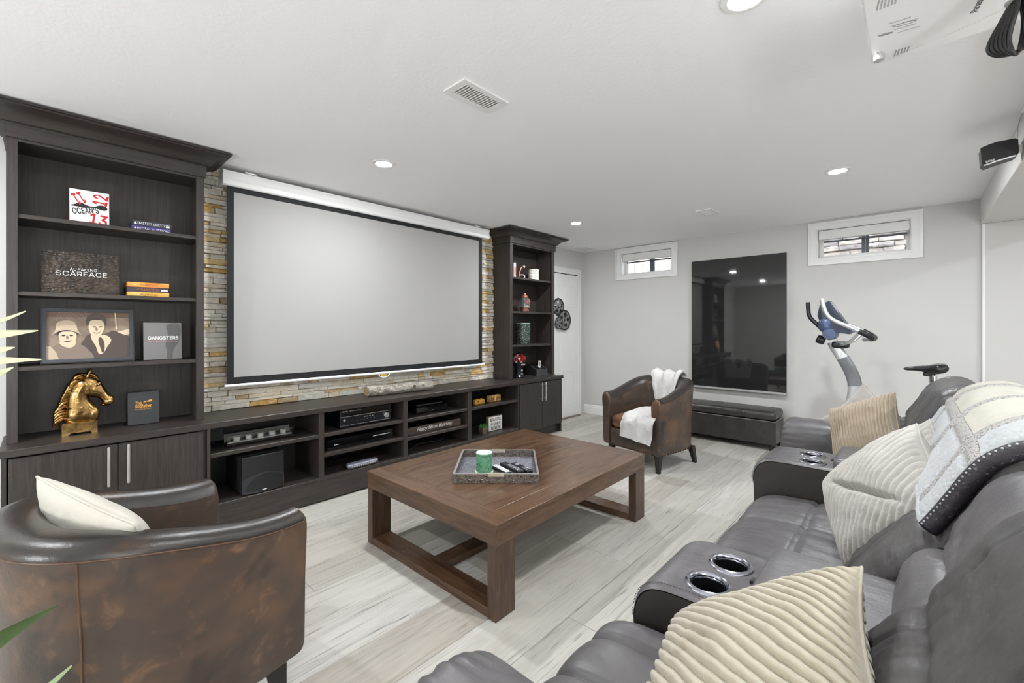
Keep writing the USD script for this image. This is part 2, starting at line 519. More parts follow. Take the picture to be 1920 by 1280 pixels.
# ---------------------------------------------------------------- windows
pane_glass = usdkit.material(stage, '/World/Looks/window_pane', {'t': ('transparent_bsdf', {}), 'g': ('glossy_bsdf', {'roughness': 0.02, 'color': (1, 1, 1)}), 'f': ('fresnel', {'IOR': 1.45}), 'm': ('mix_closure', {})},
                             [('f.fac', 'm.fac'), ('t.BSDF', 'm.closure1'), ('g.BSDF', 'm.closure2')], surface='m.closure')
blind_dark = mat('blind_bar', (74, 78, 86), .5)
blind_fabric = mat('blind_fabric', (232, 232, 230), .8)
sash_dark = mat('sash_grey', (92, 100, 108), .5)
def ring(a, b, c, d, w, y0, y1):
    """Rectangular frame in the xz plane, outer a..b, c..d, width w."""
    return prism_xz(Polygon([(a, c), (b, c), (b, d), (a, d)], [[(a + w, c + w), (b - w, c + w), (b - w, d - w), (a + w, d - w)]]), y0, y1)
for wi, ((a, b, c, d), (oa, ob, oc, od)) in enumerate(zip(WIN, [(-3.117, -2.231, 1.948, 2.387), (-.829, .062, 1.934, 2.378)])):
    w = thing('window_%d' % (wi + 1), ['small high window nearer the door', 'small high window above the exercise bike'][wi], kind='structure', loc=(a, Y1, c))
    part(w, 'casing', cat(prism_xz(Polygon([(oa, oc), (ob, oc), (ob, od), (oa, od)], [[(a, c), (b, c), (b, d), (a, d)]]), Y1 - .012, Y1),
                          prism_xz(Polygon([(oa, oc), (ob, oc), (ob, od), (oa, od)], [[(oa + .022, oc + .022), (ob - .022, oc + .022), (ob - .022, od - .022), (oa + .022, od - .022)]]), Y1 - .022, Y1 - .012),
                          prism_xz(Polygon([(a - .020, c - .020), (b + .020, c - .020), (b + .020, d + .020), (a - .020, d + .020)], [[(a, c), (b, c), (b, d), (a, d)]]), Y1 - .017, Y1 - .012)), trim_white)
    part(w, 'jamb', ring(a - .001, b + .001, c - .001, d + .001, .008, Y1, Y1 + .235), trim_white)
    part(w, 'sash', ring(a + .008, b - .008, c + .008, d - .008, .030, Y1 + .12, Y1 + .16), trim_white)
    cx = (a + b) / 2 + (.03 if wi == 0 else .02)
    part(w, 'mullion', cat(bx(cx - .030, cx - .002, Y1 + .135, Y1 + .165, c + .03, d - .03, .002), bx(cx + .002, cx + .028, Y1 + .145, Y1 + .175, c + .03, d - .03, .002)), sash_dark)
    part(w, 'pane', bx(a + .03, b - .03, Y1 + .148, Y1 + .152, c + .03, d - .03, 0), pane_glass)
    part(w, 'blind', cat(bx(a + .012, b - .012, Y1 + .010, Y1 + .075, d - .105, d - .012, .004)), blind_fabric, label='white roller blind rolled up at the head')
    part(w, 'blind_bar', cat(bx(a + .05, b - .03, Y1 + .060, Y1 + .072, d - .135, d - .118, .002)), blind_dark)
# outside: window-well ground, board fence and the neighbour's stone facing
struct('ground', bx(-6, 4, Y1 + .9, Y1 + 4, 1.5, 1.6, 0), mat('gravel', (150, 146, 138), .95, bumps=[('noise', 40, .6, .02)]), 'pale gravel outside the windows')
struct('window_well', cat(bx(-6, 4, Y1 + .24, Y1 + .9, 1.60, 1.70, 0)), mat('gravel', (150, 146, 138)), 'gravel strip below the windows')
fence_m = [mat(f'fence_board_{i}', c, .8, layers=[((c[0] - 40, c[1] - 42, c[2] - 42), (40, 40, 3), .5, .75, 4, .6)], extra={'offset': 1}) for i, c in enumerate([(214, 205, 200), (196, 186, 182), (226, 216, 204)])]
fc = thing('fence', 'weathered board fence outside the window nearer the door', 'fence', loc=(-4, 6.75, 1.6))
for k in range(16):
    xx = -5.0 + k * .142
    part(fc, 'board', bx(xx, xx + .134, 6.75, 6.772, 1.6, 3.3 + .0 * k, .003), fence_m[rng.randrange(3)])
part(fc, 'post', bx(-3.92, -3.83, 6.70, 6.75, 1.6, 3.3, .004), mat('fence_post', (110, 112, 112), .7))
part(fc, 'rail', bx(-5.0, -2.73, 6.772, 6.80, 2.8, 2.9, .003), fence_m[1])
sw = thing('stone_wall', 'grey stacked-stone wall outside the window above the bike', 'stone wall', loc=(-.4, 6.5, 1.6))
part(sw, 'backing', bx(-1.9, .8, 6.53, 6.65, 1.6, 3.2, 0), mortar)
grey_stone = [mat(f'outdoor_stone_{i}', c, .9, layers=[((c[0] - 45, c[1] - 45, c[2] - 40), (10, 10, 26), .42, .7, 5, .7)], bumps=[('noise', 40, .8, .01)], extra={'offset': 1}) for i, c in enumerate([(190, 186, 184), (172, 168, 170), (206, 200, 194)])]
z = 1.80
while z < 2.72:
    hh = rng.uniform(.045, .075)
    xx = -1.5 - rng.random() * .2
    while xx < .6:
        ln = rng.uniform(.16, .42)
        a_, b_ = max(xx, -1.5), min(xx + ln, .6)
        if b_ - a_ > .03:
            m = bx(a_ + .003, b_ - .003, 6.50 + rng.uniform(-.02, .012), 6.56, z + .002, z + hh - .003, .008)
            v = np.array(m.vertices); fr = v[:, 1] < 6.53
            v[fr] += nrg.uniform(-.005, .005, (fr.sum(), 3)); m.vertices = v
            part(sw, 'stone', m, grey_stone[rng.randrange(3)])
        xx += ln
    z += hh

# ---------------------------------------------------------------- door, vents, lamps
dr = thing('door_1', 'white six-panel door right of the tall cabinet', kind='structure', loc=(X0, 4.96, 0))
dy0, dy1, dz = 4.555, 5.362, 2.035
part(dr, 'slab', bx(X0 + .004, X0 + .024, dy0, dy1, .012, dz, .002), trim_white)
def door_panel(ya, yb, za, zb):
    x = X0 + .024
    return cat(ring_x(ya, yb, za, zb, .018, x, x + .004), bx(x - .002, x + .003, ya + .034, yb - .034, za + .034, zb - .034, .002))
def ring_x(ya, yb, za, zb, w, x0, x1):
    return prism_yz(Polygon([(ya, za), (yb, za), (yb, zb), (ya, zb)], [[(ya + w, za + w), (yb - w, za + w), (yb - w, zb - w), (ya + w, zb - w)]]), x0, x1)
for ya, yb in ((4.66, 4.925), (4.99, 5.255)):
    for za, zb in ((.19, .66), (.80, 1.46), (1.58, 1.90)):
        part(dr, 'panel', door_panel(ya, yb, za, zb), trim_white)
cs_w = .085
for nm, pts in (('casing', [(dy1 + .012, 0, dy1 + .012 + cs_w, dz + .012 + cs_w)]), ('casing', [(dy0 - .012 - cs_w, 0, dy0 - .012, dz + .012 + cs_w)]), ('casing', [(dy0 - .012, dz + .012, dy1 + .012, dz + .012 + cs_w)])):
    for a_, b_, c_, d_ in pts:
        part(dr, nm, cat(bx(X0, X0 + .014, a_, c_, b_, d_, .002), bx(X0, X0 + .020, a_ + .012, c_ - .030, b_, d_ - .012, .003)), trim_white)
part(dr, 'threshold', bx(X0, X0 + .07, dy0, dy1, 0, .012, .003), mat('threshold_wood', (120, 108, 92), .5))
part(dr, 'shadow_gap', bx(X0, X0 + .003, dy0 - .012, dy1 + .012, .0, dz + .012, 0), black_matte)

for vi, (vx, vy, ww, hh, lab) in enumerate([(-1.555, 1.435, .15, .29, 'white slotted ceiling vent over the coffee table'), (-1.47, 4.39, .15, .24, 'white ceiling vent in front of the black panel'), (-3.42, 5.25, .20, .26, 'white ceiling vent in the corner by the door')]):
    v = thing('ceiling_vent', lab, 'vent', loc=(vx, vy, H), group='ceiling vents')
    part(v, 'frame', prism_xy(sbox(vx - ww / 2, vy - hh / 2, vx + ww / 2, vy + hh / 2).difference(sbox(vx - ww / 2 + .028, vy - hh / 2 + .028, vx + ww / 2 - .028, vy + hh / 2 - .028)), H - .008, H), trim_white)
    part(v, 'duct', bx(vx - ww / 2 + .028, vx + ww / 2 - .028, vy - hh / 2 + .028, vy + hh / 2 - .028, H - .0015, H - .0005, 0), mat('vent_grey', (176, 176, 176), .8))
    for k in range(15):
        yy = vy - hh / 2 + .034 + k * (hh - .068) / 14
        part(v, 'louvre', rot(bx(vx - ww / 2 + .028, vx + ww / 2 - .028, yy - .0045, yy + .0045, H - .008, H - .0055, 0), (1, 0, 0), 22, (vx, yy, H - .006)), trim_white)

lens = mat('lamp_lens', (255, 252, 248), .5, emit=((249, 252, 255), LAMP))
for pi, (px, py) in enumerate(POTS):
    lab = ['recessed ceiling light in front of the projection screen', 'recessed ceiling light near the right-hand tall cabinet', 'recessed ceiling light in front of the window above the bike', 'recessed ceiling light at the top edge of the picture'][pi] if pi < 4 else 'recessed ceiling light outside the picture, ' + ['over the near left corner', 'over the near bay at the right', 'over the far bay at the right', 'over the near right corner'][pi - 4]
    p = thing('recessed_light', lab, 'light', loc=(px, py, H), group='recessed ceiling lights')
    a = np.linspace(0, 2 * np.pi, 40, endpoint=False)
    rp = [(.050, H - .004), (.056, H - .008), (.075, H - .006), (.080, H - .0005), (.078, H), (.050, H - .0005)]
    part(p, 'trim_ring', loft([np.c_[px + r * np.cos(a), py + r * np.sin(a), np.full(40, zz)] for r, zz in rp + rp[:1]], cap=False), trim_white, smooth=40)
    part(p, 'lens', lathe([(.0505, H - .0006), (.0505, H - .004), (.044, H - .0075), (.02, H - .009), (.001, H - .0092)], 24, (px, py, 0)), lens, smooth=60)

added_globe_glass = mat('added_lamp_globe', (255, 252, 248), .5, emit=((249, 252, 255), ADDED_GLOBE))  # emitter of the added lamps that lift the ceiling brightness
for gi, (gx, gy) in enumerate(ADDED_GLOBES):
    g = thing('floor_lamp', 'added unseen globe floor lamp ' + ['in the corner behind the sofa', 'behind the near end of the sofa', 'by the wall behind the near armchair'][gi], 'lamp', loc=(gx, gy, 0), group='added globe floor lamps')
    part(g, 'base', lathe([(.14, 0), (.14, .012), (.12, .02), (.02, .028), (.012, .04)], 32, (gx, gy, 0)), nickel, smooth=40)
    part(g, 'pole', lathe([(.011, .03), (.011, 1.05), (.03, 1.06), (.03, 1.08)], 16, (gx, gy, 0)), nickel, smooth=40)
    part(g, 'globe', trimesh.creation.icosphere(3, .14).apply_translation((gx, gy, 1.20)), added_globe_glass, smooth=True)

# ---------------------------------------------------------------- built-in media wall
KX, BXF, WB = -3.186, -3.338, -3.632      # base front, upper front, back
wt = solo('worktop', bx(WB, KX + .006, -.135, 4.385, .655, .693, .003), wenge_h, 'long dark wenge worktop running under the screen and both tall bookcases', 'worktop')

def base_cabinet(y0, y1, splits, hy, label, kick):
    t = thing('base_cabinet', label, 'cabinet', loc=(WB, (y0 + y1) / 2, 0), group='two-door base cabinets')
    part(t, 'body', cat(bx(WB, KX - .022, y0, y0 + .018, .0, .655), bx(WB, KX - .022, y1 - .018, y1, 0, .655), bx(WB, KX - .024, y0 + .018, y1 - .018, .10, .118), bx(WB, WB + .012, y0 + .018, y1 - .018, .1, .655, 0)), wenge)
    part(t, 'kick_panel', bx(KX - .075, KX - .06, y0 + .018, y1 - .018, 0, .10), wenge_h)
    for (a, b), h in zip(splits, hy):
        d = part(t, 'door', bx(KX - .021, KX, a, b, .115 if kick else .10, .648, .0025), wenge)
        part(t, 'handle', cat(bx(KX + .026, KX + .036, h - .006, h + .006, .43, .642, .003), bx(KX, KX + .030, h - .004, h + .004, .455, .463, .001), bx(KX, KX + .030, h - .004, h + .004, .611, .619, .001)), nickel, sub=d)
    return t
base_cabinet(-.128, .692, [(-.104, .285), (.289, .676)], [.248, .328], 'dark wenge base cabinet with two doors under the left bookcase', False)
base_cabinet(3.572, 4.378, [(3.586, 3.970), (3.974, 4.358)], [3.938, 4.004], 'dark wenge base cabinet with two doors beside the white door', True)

wenge_shaded = mat('wenge_shaded_back', (34, 30, 28), .5, layers=[((24, 21, 20), (3, 3, 60), .4, .7, 4, .4)])  # wenge darkened to carry the shade at the back of the openings
mu = thing('media_console', 'long open-shelved dark wenge media console under the screen', 'media console', loc=(WB, 2.1, 0))
DIV = [(.694, .712), (1.377, 1.416), (2.094, 2.137), (2.823, 2.868), (3.552, 3.570)]
for a, b in DIV:
    part(mu, 'divider', bx(WB, KX, a, b, .0 if a in (.694, 3.552) else .18, .655), wenge)
part(mu, 'back_panel', bx(WB, WB + .012, .712, 3.552, .16, .655, 0), wenge_shaded)
part(mu, 'plinth', bx(KX - .022, KX - .002, .712, 3.552, .012, .168), wenge_h)
part(mu, 'bottom_shelf', bx(WB, KX, .712, 3.552, .158, .180), wenge_h)
SEC = [(.712, 1.377), (1.416, 2.094), (2.137, 2.823), (2.868, 3.552)]
for (a, b), tops in zip(SEC, ([.498], [.498, .350], [.495, .335], [.492])):
    for tz in tops:
        part(mu, 'shelf', bx(WB + .012, KX - .004, a, b, tz - .026, tz), wenge_h)

def bookcase(y0, y1, st, label):
    t = thing('tall_bookcase', label, 'bookcase', loc=(WB, (y0 + y1) / 2, .693), group='tall bookcases of the media wall')
    part(t, 'side_panel', bx(WB, BXF - .019, y0, y0 + .018, .693, 2.31), wenge)
    part(t, 'side_panel', bx(WB, BXF - .019, y1 - .018, y1, .693, 2.31), wenge)
    part(t, 'stile', bx(BXF - .019, BXF, y0, y0 + st, .693, 2.31), wenge)
    part(t, 'stile', bx(BXF - .019, BXF, y1 - st, y1, .693, 2.31), wenge)
    part(t, 'back_panel', bx(WB, WB + .012, y0 + .018, y1 - .018, .693, 2.31, 0), wenge)
    part(t, 'top_panel', bx(WB + .012, BXF - .019, y0 + .018, y1 - .018, 2.235, 2.253), wenge_h)
    part(t, 'frieze', cat(bx(BXF - .019, BXF, y0 + st, y1 - st, 2.224, 2.34), bx(BXF, BXF + .012, y0 - .003, y1 + .003, 2.238, 2.32), bx(WB, BXF + .012, y0 - .012, y0, 2.238, 2.32), bx(WB, BXF + .012, y1, y1 + .012, 2.238, 2.32)), wenge_h)
    for tz in (1.862, 1.467, 1.080):
        s = part(t, 'shelf', bx(WB + .012, BXF - .012, y0 + .019, y1 - .019, tz - .023, tz), wenge_h)
        for yy in (y0 + .024, y1 - .024):
            part(t, 'shelf_pin', rot(lathe([(.004, 0), (.004, .012)], 8, (0, 0, 0)), (1, 0, 0), 90).apply_translation((BXF - .06, yy + .006, tz - .028)), nickel, sub=s)
    prof = [(.0, 2.300), (.014, 2.300), (.014, 2.310), (.026, 2.313), (.036, 2.322), (.046, 2.338), (.062, 2.352), (.084, 2.362), (.106, 2.368), (.116, 2.372), (.116, 2.380), (.128, 2.382), (.128, 2.392), (0, 2.393)]
    rings = [[(WB, y0 - o, z), (BXF + o, y0 - o, z), (BXF + o, y1 + o, z), (WB, y1 + o, z)] for o, z in prof]
    part(t, 'crown_moulding', loft(rings, cap=True), wenge_h, smooth=25)
    return t
bookcase(-.117, .709, .040, 'tall dark wenge bookcase at the left, with the gold horse head')
bookcase(3.584, 4.404, .045, 'tall dark wenge bookcase right of the screen, beside the white door')

# ---------------------------------------------------------------- projection screen
sc = thing('projection_screen', 'large pull-down projection screen with black border', 'projection screen', loc=(-3.52, 2.1, 2.37))
SXF = -3.500
part(sc, 'fabric', bx(SXF - .003, SXF, .878, 3.304, .882, 2.290, 0), screen_black, label='black screen border')
part(sc, 'viewing_surface', bx(SXF, SXF + .0012, .919, 3.252, .932, 2.228, 0), screen_white)
part(sc, 'bottom_bar', cat(rot(lathe([(.008, 0), (.0115, .003), (.0115, 2.473), (.008, 2.476)], 14), (1, 0, 0), -90).apply_translation((SXF, .861, .874))), plastic_white, smooth=40)
cprof = [(-3.575, 2.268), (-3.485, 2.264), (-3.474, 2.272), (-3.472, 2.300), (-3.478, 2.318), (-3.478, 2.340), (-3.472, 2.352), (-3.474, 2.366), (-3.575, 2.372)]
part(sc, 'case', prism_xz(cprof, .856, 3.384), plastic_white, smooth=20)
part(sc, 'end_cap', prism_xz(Polygon(cprof).buffer(.002), .847, .858), plastic_white)
part(sc, 'end_cap', prism_xz(Polygon(cprof).buffer(.002), 3.382, 3.392), plastic_white)
for yy in (1.02, 3.22):
    part(sc, 'bracket', cat(bx(-3.588, -3.476, yy - .035, yy + .035, 2.372, 2.382, .001), bx(-3.588, -3.575, yy - .035, yy + .035, 2.26, 2.372, .001)), plastic_white)
a = np.linspace(0, np.pi, 15)
hd = part(sc, 'pull_handle', tube([(SXF + .004, 2.095 + .055 * math.cos(t), .868 - .034 * math.sin(t)) for t in a], .0055, 8), plastic_white, smooth=True)
part(sc, 'warning_tag', bx(SXF - .004, SXF + .002, 2.068, 2.122, .848, .868, .001), mat('tag_yellow', (235, 200, 60), .5), sub=hd)

# ---------------------------------------------------------------- coffee table
wood_x = mat('table_wood', (98, 73, 54), .24, spec=.5, layers=[((64, 44, 32), (18, 2.2, 18), .38, .68, 6, 1.2), ((116, 86, 62), (60, 5, 60), .5, .78, 4, .8)], bumps=[('noise', (120, 8, 120), .06, .001)], coat=.15, coat_r=.25)
wood_y = mat('table_wood_cross', (98, 73, 54), .24, spec=.5, layers=[((64, 44, 32), (2.2, 18, 18), .38, .68, 6, 1.2), ((116, 86, 62), (5, 60, 60), .5, .78, 4, .8)], bumps=[('noise', (8, 120, 120), .06, .001)], coat=.15, coat_r=.25)
wood_v = mat('table_wood_leg', (82, 60, 45), .36, layers=[((60, 42, 31), (30, 30, 3), .38, .68, 6, 1.0), ((104, 78, 57), (70, 70, 6), .5, .78, 4, .6)], coat=.1, coat_r=.3)
TB = thing('coffee_table', 'large low brown wooden coffee table with plank legs', 'coffee table', loc=(-1.326, 1.333, 0), rz=.54)
tw, tl, tz = 1.075, 1.448, .426
bw = .115
part(TB, 'tabletop', bx(-tw + bw, -bw, bw, tl - bw, tz - .022, tz, .0008), wood_x, local=True)
for a_, b_, c_, d_, mm, nm in ((-tw, 0, 0, bw, wood_y, 0), (-tw, 0, tl - bw, tl, wood_y, 0), (-tw, -tw + bw, bw, tl - bw, wood_x, 0), (-bw, 0, bw, tl - bw, wood_x, 0)):
    part(TB, 'border_board', bx(a_, b_, c_, d_, tz - .022, tz, .0015), mm, local=True)
for a_, b_, c_, d_, mm in ((-tw + .003, -.003, .003, .030, wood_y), (-tw + .003, -.003, tl - .030, tl - .003, wood_y), (-tw + .003, -tw + .030, .030, tl - .030, wood_x), (-.030, -.003, .030, tl - .030, wood_x)):
    part(TB, 'apron', bx(a_, b_, c_, d_, tz - .097, tz - .022, .0015), mm, local=True)
for c_, d_ in ((.004, .128), (tl - .128, tl - .004)):
    for a_, b_ in ((-tw + .004, -tw + .056), (-.056, -.004)):
        part(TB, 'leg', bx(a_, b_, c_, d_, 0, tz - .097, .0015), wood_v, local=True)
    part(TB, 'foot_rail', bx(-tw + .056, -.056, c_ + .002, d_ - .002, 0, .042, .0015), wood_y, local=True)
part(TB, 'stretcher', bx(-tw / 2 - .05, -tw / 2 + .05, .128, tl - .128, 0, .040, .0015), wood_x, local=True)

# ---------------------------------------------------------------- tub armchairs
def chair_leather(n_, seed):
    return mat(n_, (72, 60, 52), .36, spec=.5, layers=[((112, 84, 62), (3.2, 3.2, 4.0), .46, .78, 3, .3), ((130, 97, 70), (16, 16, 16), .56, .84, 5, .4), ((44, 40, 38), (5.5, 5.5, 5.5), .52, .72, 3, .4)],
               bumps=[('noise', 90, .18, .004), ('noise', 320, .25, .0015)], extra={'offset': 1})
brown_leather = chair_leather('worn_brown_leather', 1)
brown_top = mat('worn_leather_dark', (46, 41, 38), .30, layers=[((84, 62, 46), (6, 6, 6), .54, .78, 4, .5)], bumps=[('noise', 90, .16, .003), ('noise', 320, .25, .0015)])
dark_leg = mat('espresso_leg', (30, 22, 19), .30)
stitch = mat('leather_piping', (92, 66, 48), .4)

def tub_plan(n=90, deep=1.0):
    """Plan curve of the outer shell from the left front, round the back, to the right front (front is +y)."""
    w, yf, yb = .318, .325, -.335
    pts = [(-w, yf), (-w - .004, .20), (-w - .004, .06), (-w + .004, -.08), (-w + .045, -.215), (-w + .15, -.305), (0, yb), (w - .15, -.305), (w - .045, -.215), (w - .004, -.08), (w + .004, .06), (w + .004, .20), (w, yf)]
    return spline([(x, y if y > 0 else y * deep) for x, y in pts], n)

def tub_chair(loc, rz, label, seat_mat, back_h=.80, nails=False, deep=1.0):
    t = thing('tub_armchair', label, 'armchair', loc=loc, rz=rz, group='tub armchairs')
    P = tub_plan(90, deep)
    tn = np.gradient(P, axis=0); tn /= np.linalg.norm(tn, axis=1, keepdims=True)
    N = np.c_[tn[:, 1], -tn[:, 0]]          # outward
    if (N[0] @ np.array([-1, 0])) < 0: N = -N
    yy = P[:, 1]
    k = np.clip((.30 - yy) / (.30 + .32 * deep), 0, 1)
    zt = .655 + (back_h - .655) * (k ** 1.5 * (3 - 2 * k) if False else k * k * (3 - 2 * k))
    th = .078 + .025 * k
    rings = []
    for p, n_, z1, t_, kk in zip(P, N, zt, th, k):
        prof = [(-.015, .158), (-.002, .172), (.0, .25), (.002, .40), (.006, .52), (.010 + .012 * kk, z1 - .10), (.012 + .014 * kk, z1 - .040), (.008 + .014 * kk, z1 - .020), (-.008 + .012 * kk, z1 - .006), (-.030 + .010 * kk, z1), (-t_ + .030, z1 - .004), (-t_ + .008, z1 - .022), (-t_ - .006, z1 - .06), (-t_ - .004, z1 - .14), (-t_ + .004, .46), (-t_ + .006, .30), (-t_ + .01, .16)]
        rings.append([(p[0] + n_[0] * a, p[1] + n_[1] * a, z) for a, z in prof])
    rings = np.array(rings)
    # round the two front ends
    def end(R, s):
        c = R.mean(0)
        out = []
        for f_, d in ((.80, .020), (.93, .016), (.985, .008)):
            q = c + (R - c) * f_; q[:, 1] = R[:, 1] + d * s
            out.append(q)
        return out
    rings = np.array(end(rings[0], 1) + list(rings) + end(rings[-1], 1)[::-1])
    shell = part(t, 'shell', loft(rings), brown_leather, smooth=42, local=True)
    # dark top roll as an own cap, seams and piping
    top = []
    for p, n_, z1, t_, kk in zip(P, N, zt, th, k):
        pr = [(.0145 + .014 * kk, z1 - .033), (.0115 + .014 * kk, z1 - .017), (-.006 + .012 * kk, z1 - .001), (-.030 + .010 * kk, z1 + .004), (-t_ + .030, z1), (-t_ + .006, z1 - .019), (-t_ - .008, z1 - .052), (-t_ + .012, z1 - .045), (-.03, z1 - .02), (.004, z1 - .030)]
        top.append([(p[0] + n_[0] * a, p[1] + n_[1] * a, z) for a, z in pr])
    part(t, 'top_roll', loft(np.array(top)), brown_top, smooth=50, local=True, label='dark shiny rolled top edge')
    part(t, 'piping', tube(np.c_[P + N * (.013 + .014 * k)[:, None], zt - .036], .0028, 6), stitch, smooth=True, local=True, sub=shell)
    for j in (30, 59):
        q = [(P[j][0] + N[j][0] * (o + .0005), P[j][1] + N[j][1] * (o + .0005), z) for o, z in ((.013 + .014 * k[j], zt[j] - .036), (.008, .52), (.003, .40), (.001, .25), (-.001, .166))]
        part(t, 'seam', tube(q, .0022, 6, 24), stitch, smooth=True, local=True, sub=shell)
    part(t, 'seat_deck', bx(-.242, .242, -.25 * deep, .30, .15, .318, .01), brown_leather, local=True)
    part(t, 'front_rail', rbox(.49, .05, .17, .018, 10, at=(0, .302, .236)), brown_leather, smooth=True, local=True)
    def dome(v):
        v[:, 2] += .022 * np.clip(1 - (v[:, 0] / .25) ** 2, 0, 1) * np.clip(1 - (v[:, 1] / .28) ** 2, 0, 1) * (v[:, 2] > 0)
        return v
    part(t, 'seat_cushion', rbox(.478, .54 - .05 * (deep < 1), .125, .05, 16, dome, at=(0, .060 + .025 * (deep < 1), .383)), seat_mat, smooth=True, local=True)
    for sx, sy in ((-1, 1), (1, 1), (-1, -1), (1, -1)):
        x0, y0 = sx * .262, (.268 if sy > 0 else -.235 * deep)
        spl = .012 if sy > 0 else .05
        part(t, 'leg', hull([(x0 + a, y0 + b, .165) for a in (-.026, .026) for b in (-.026, .026)] + [(x0 + a + sx * .008, y0 + b + (sy * spl), 0) for a in (-.015, .015) for b in (-.015, .015)]), dark_leg, local=True)
    if nails:
        pts = [(P[i][0] + N[i][0] * .002, P[i][1] + N[i][1] * .002, .168) for i in range(0, len(P), 2)] + [(x, .329, .168) for x in np.linspace(-.24, .24, 22)]
        ms = [trimesh.creation.icosphere(1, .0055).apply_translation(q) for q in pts]
        part(t, 'nailhead_trim', cat([T(m.vertices, m.faces) for m in ms]), mat('antique_nail', (86, 66, 46), .3, 1.0), smooth=True, local=True, kind='stuff')
    return t

tub_chair((-1.783, .218, 0), 12.8, 'worn brown leather tub armchair with a cream cushion, nearest the camera', brown_leather, .762, False, .89)
tub_chair((-1.857, 4.005, 0), 168.5, 'worn brown leather tub armchair with a white throw over it, by the storage bench', mat('tan_leather', (118, 84, 58), .36, layers=[((86, 60, 42), 7, .45, .7, 4, .4)], bumps=[('noise', 300, .25, .0015)]), .79, True)

def man(m):
    m = trimesh.Trimesh(m.vertices, m.faces, process=True)
    return manifold3d.Manifold(manifold3d.Mesh(np.asarray(m.vertices, np.float32), np.asarray(m.faces, np.uint32)))

# ---------------------------------------------------------------- cushions
def pillow(name, label, c, u, v, su, sv, thick, material, ribs=None, rib_amp=.0035, group=None, dent=0.0, seed=0, n=90, piping=None, rib_dir=0, pinch=.10, rib_mix=None, crease_at=(.94, .33, .02), crease_w=.07):
    """Square cushion: centre c, edge directions u and v, sizes su, sv. ribs = number of wide cords across it."""
    u = np.array(u, float); u /= np.linalg.norm(u)
    v = np.array(v, float); v -= u * (u @ v); v /= np.linalg.norm(v)
    w = np.cross(u, v)
    if ribs: n = max(n, int(ribs * 9))
    nv_ = 90
    nu = n
    if rib_dir: nu, nv_ = 90, n
    if rib_mix: nu = nv_ = int(ribs * 8)
    s = np.sin(np.linspace(-1, 1, nu) * np.pi / 2) * .5 + np.linspace(-1, 1, nu) * .5
    r_ = np.sin(np.linspace(-1, 1, nv_) * np.pi / 2) * .5 + np.linspace(-1, 1, nv_) * .5
    A, B = np.meshgrid(s, r_, indexing='ij')
    h = ((1 - A ** 2) * (1 - B ** 2)) ** .42
    px = A * (1 - pinch * (1 - B ** 2) ** 1.0 * np.abs(A) ** 2)
    py = B * (1 - pinch * (1 - A ** 2) ** 1.0 * np.abs(B) ** 2)
    out = []
    for sg in (1, -1):
        hh = h * thick / 2
        q = np.stack([A * 2.2 + seed, B * 2.2, np.full_like(A, sg * 3.0)], -1)
        hh = hh * (1 + .25 * (meshkit.fbm(q, 3, seed) - .5))
        if dent and sg > 0:
            line = A * crease_at[0] + B * crease_at[1] - crease_at[2] + .05 * (meshkit.fbm(q * 2.0, 2, seed + 9) - .5)
            crease = np.exp(-np.abs(line / crease_w) ** 1.6) * np.clip(1.2 - (A * crease_at[1] - B * crease_at[0] - .1) ** 2 * 2.2, 0, 1)
            hh = hh * (1 - dent * crease)
        if ribs:
            R = B if rib_dir else A
            if rib_mix: R = A * rib_mix[0] + B * rib_mix[1]
            wob = .04 * (meshkit.fbm(q * 1.7, 2, seed + 5) - .5)
            ph = (R + wob) * ribs * np.pi / 1.0 / 2 * 1.0
            fr_ = np.abs(((ph / np.pi) % 1.0) * 2 - 1)
            rb = np.clip(1 - fr_ ** 2.6, 0, 1) ** .8
            hh = hh + rib_amp * (rb - .5) * np.clip(h * 3, 0, 1) + .0012 * np.clip(h * 3, 0, 1) * (meshkit.noise(np.stack([A * 45, B * 45, A * 0 + sg], -1), seed) - .5)
        out.append(np.array(c) + (px * su / 2)[..., None] * u + (py * sv / 2)[..., None] * v + (sg * hh)[..., None] * w)
    f = grid_faces(nu, nv_)
    V = np.vstack([out[0].reshape(-1, 3), out[1].reshape(-1, 3)])
    m = T(V, np.vstack([f, f[:, ::-1] + nu * nv_]))
    m.merge_vertices(digits_vertex=5)
    m = T(m.vertices, m.faces)
    if m.volume < 0: m.invert()
    b = np.array(c)
    group = group or ('cushions on the sofa' if 'corduroy' in name else None)
    t = thing(name, label, 'cushion', loc=(b[0], b[1], float(np.asarray(m.vertices)[:, 2].min())), group=group)
    part(t, 'cover', m, material, smooth=True)
    e = np.linspace(-1, 1, 26)
    ed = np.array([(x, -1) for x in e] + [(1, x) for x in e[1:]] + [(-x, 1) for x in e[1:]] + [(-1, -x) for x in e[1:]])
    ex = ed[:, 0] * (1 - pinch * (1 - ed[:, 1] ** 2)); ey = ed[:, 1] * (1 - pinch * (1 - ed[:, 0] ** 2))
    loop = np.array(c) + np.outer(ex * su / 2, u) + np.outer(ey * sv / 2, v)
    part(t, 'edge_seam', tube(loop, .0035 if not piping else piping, 6), material, smooth=True)
    return t

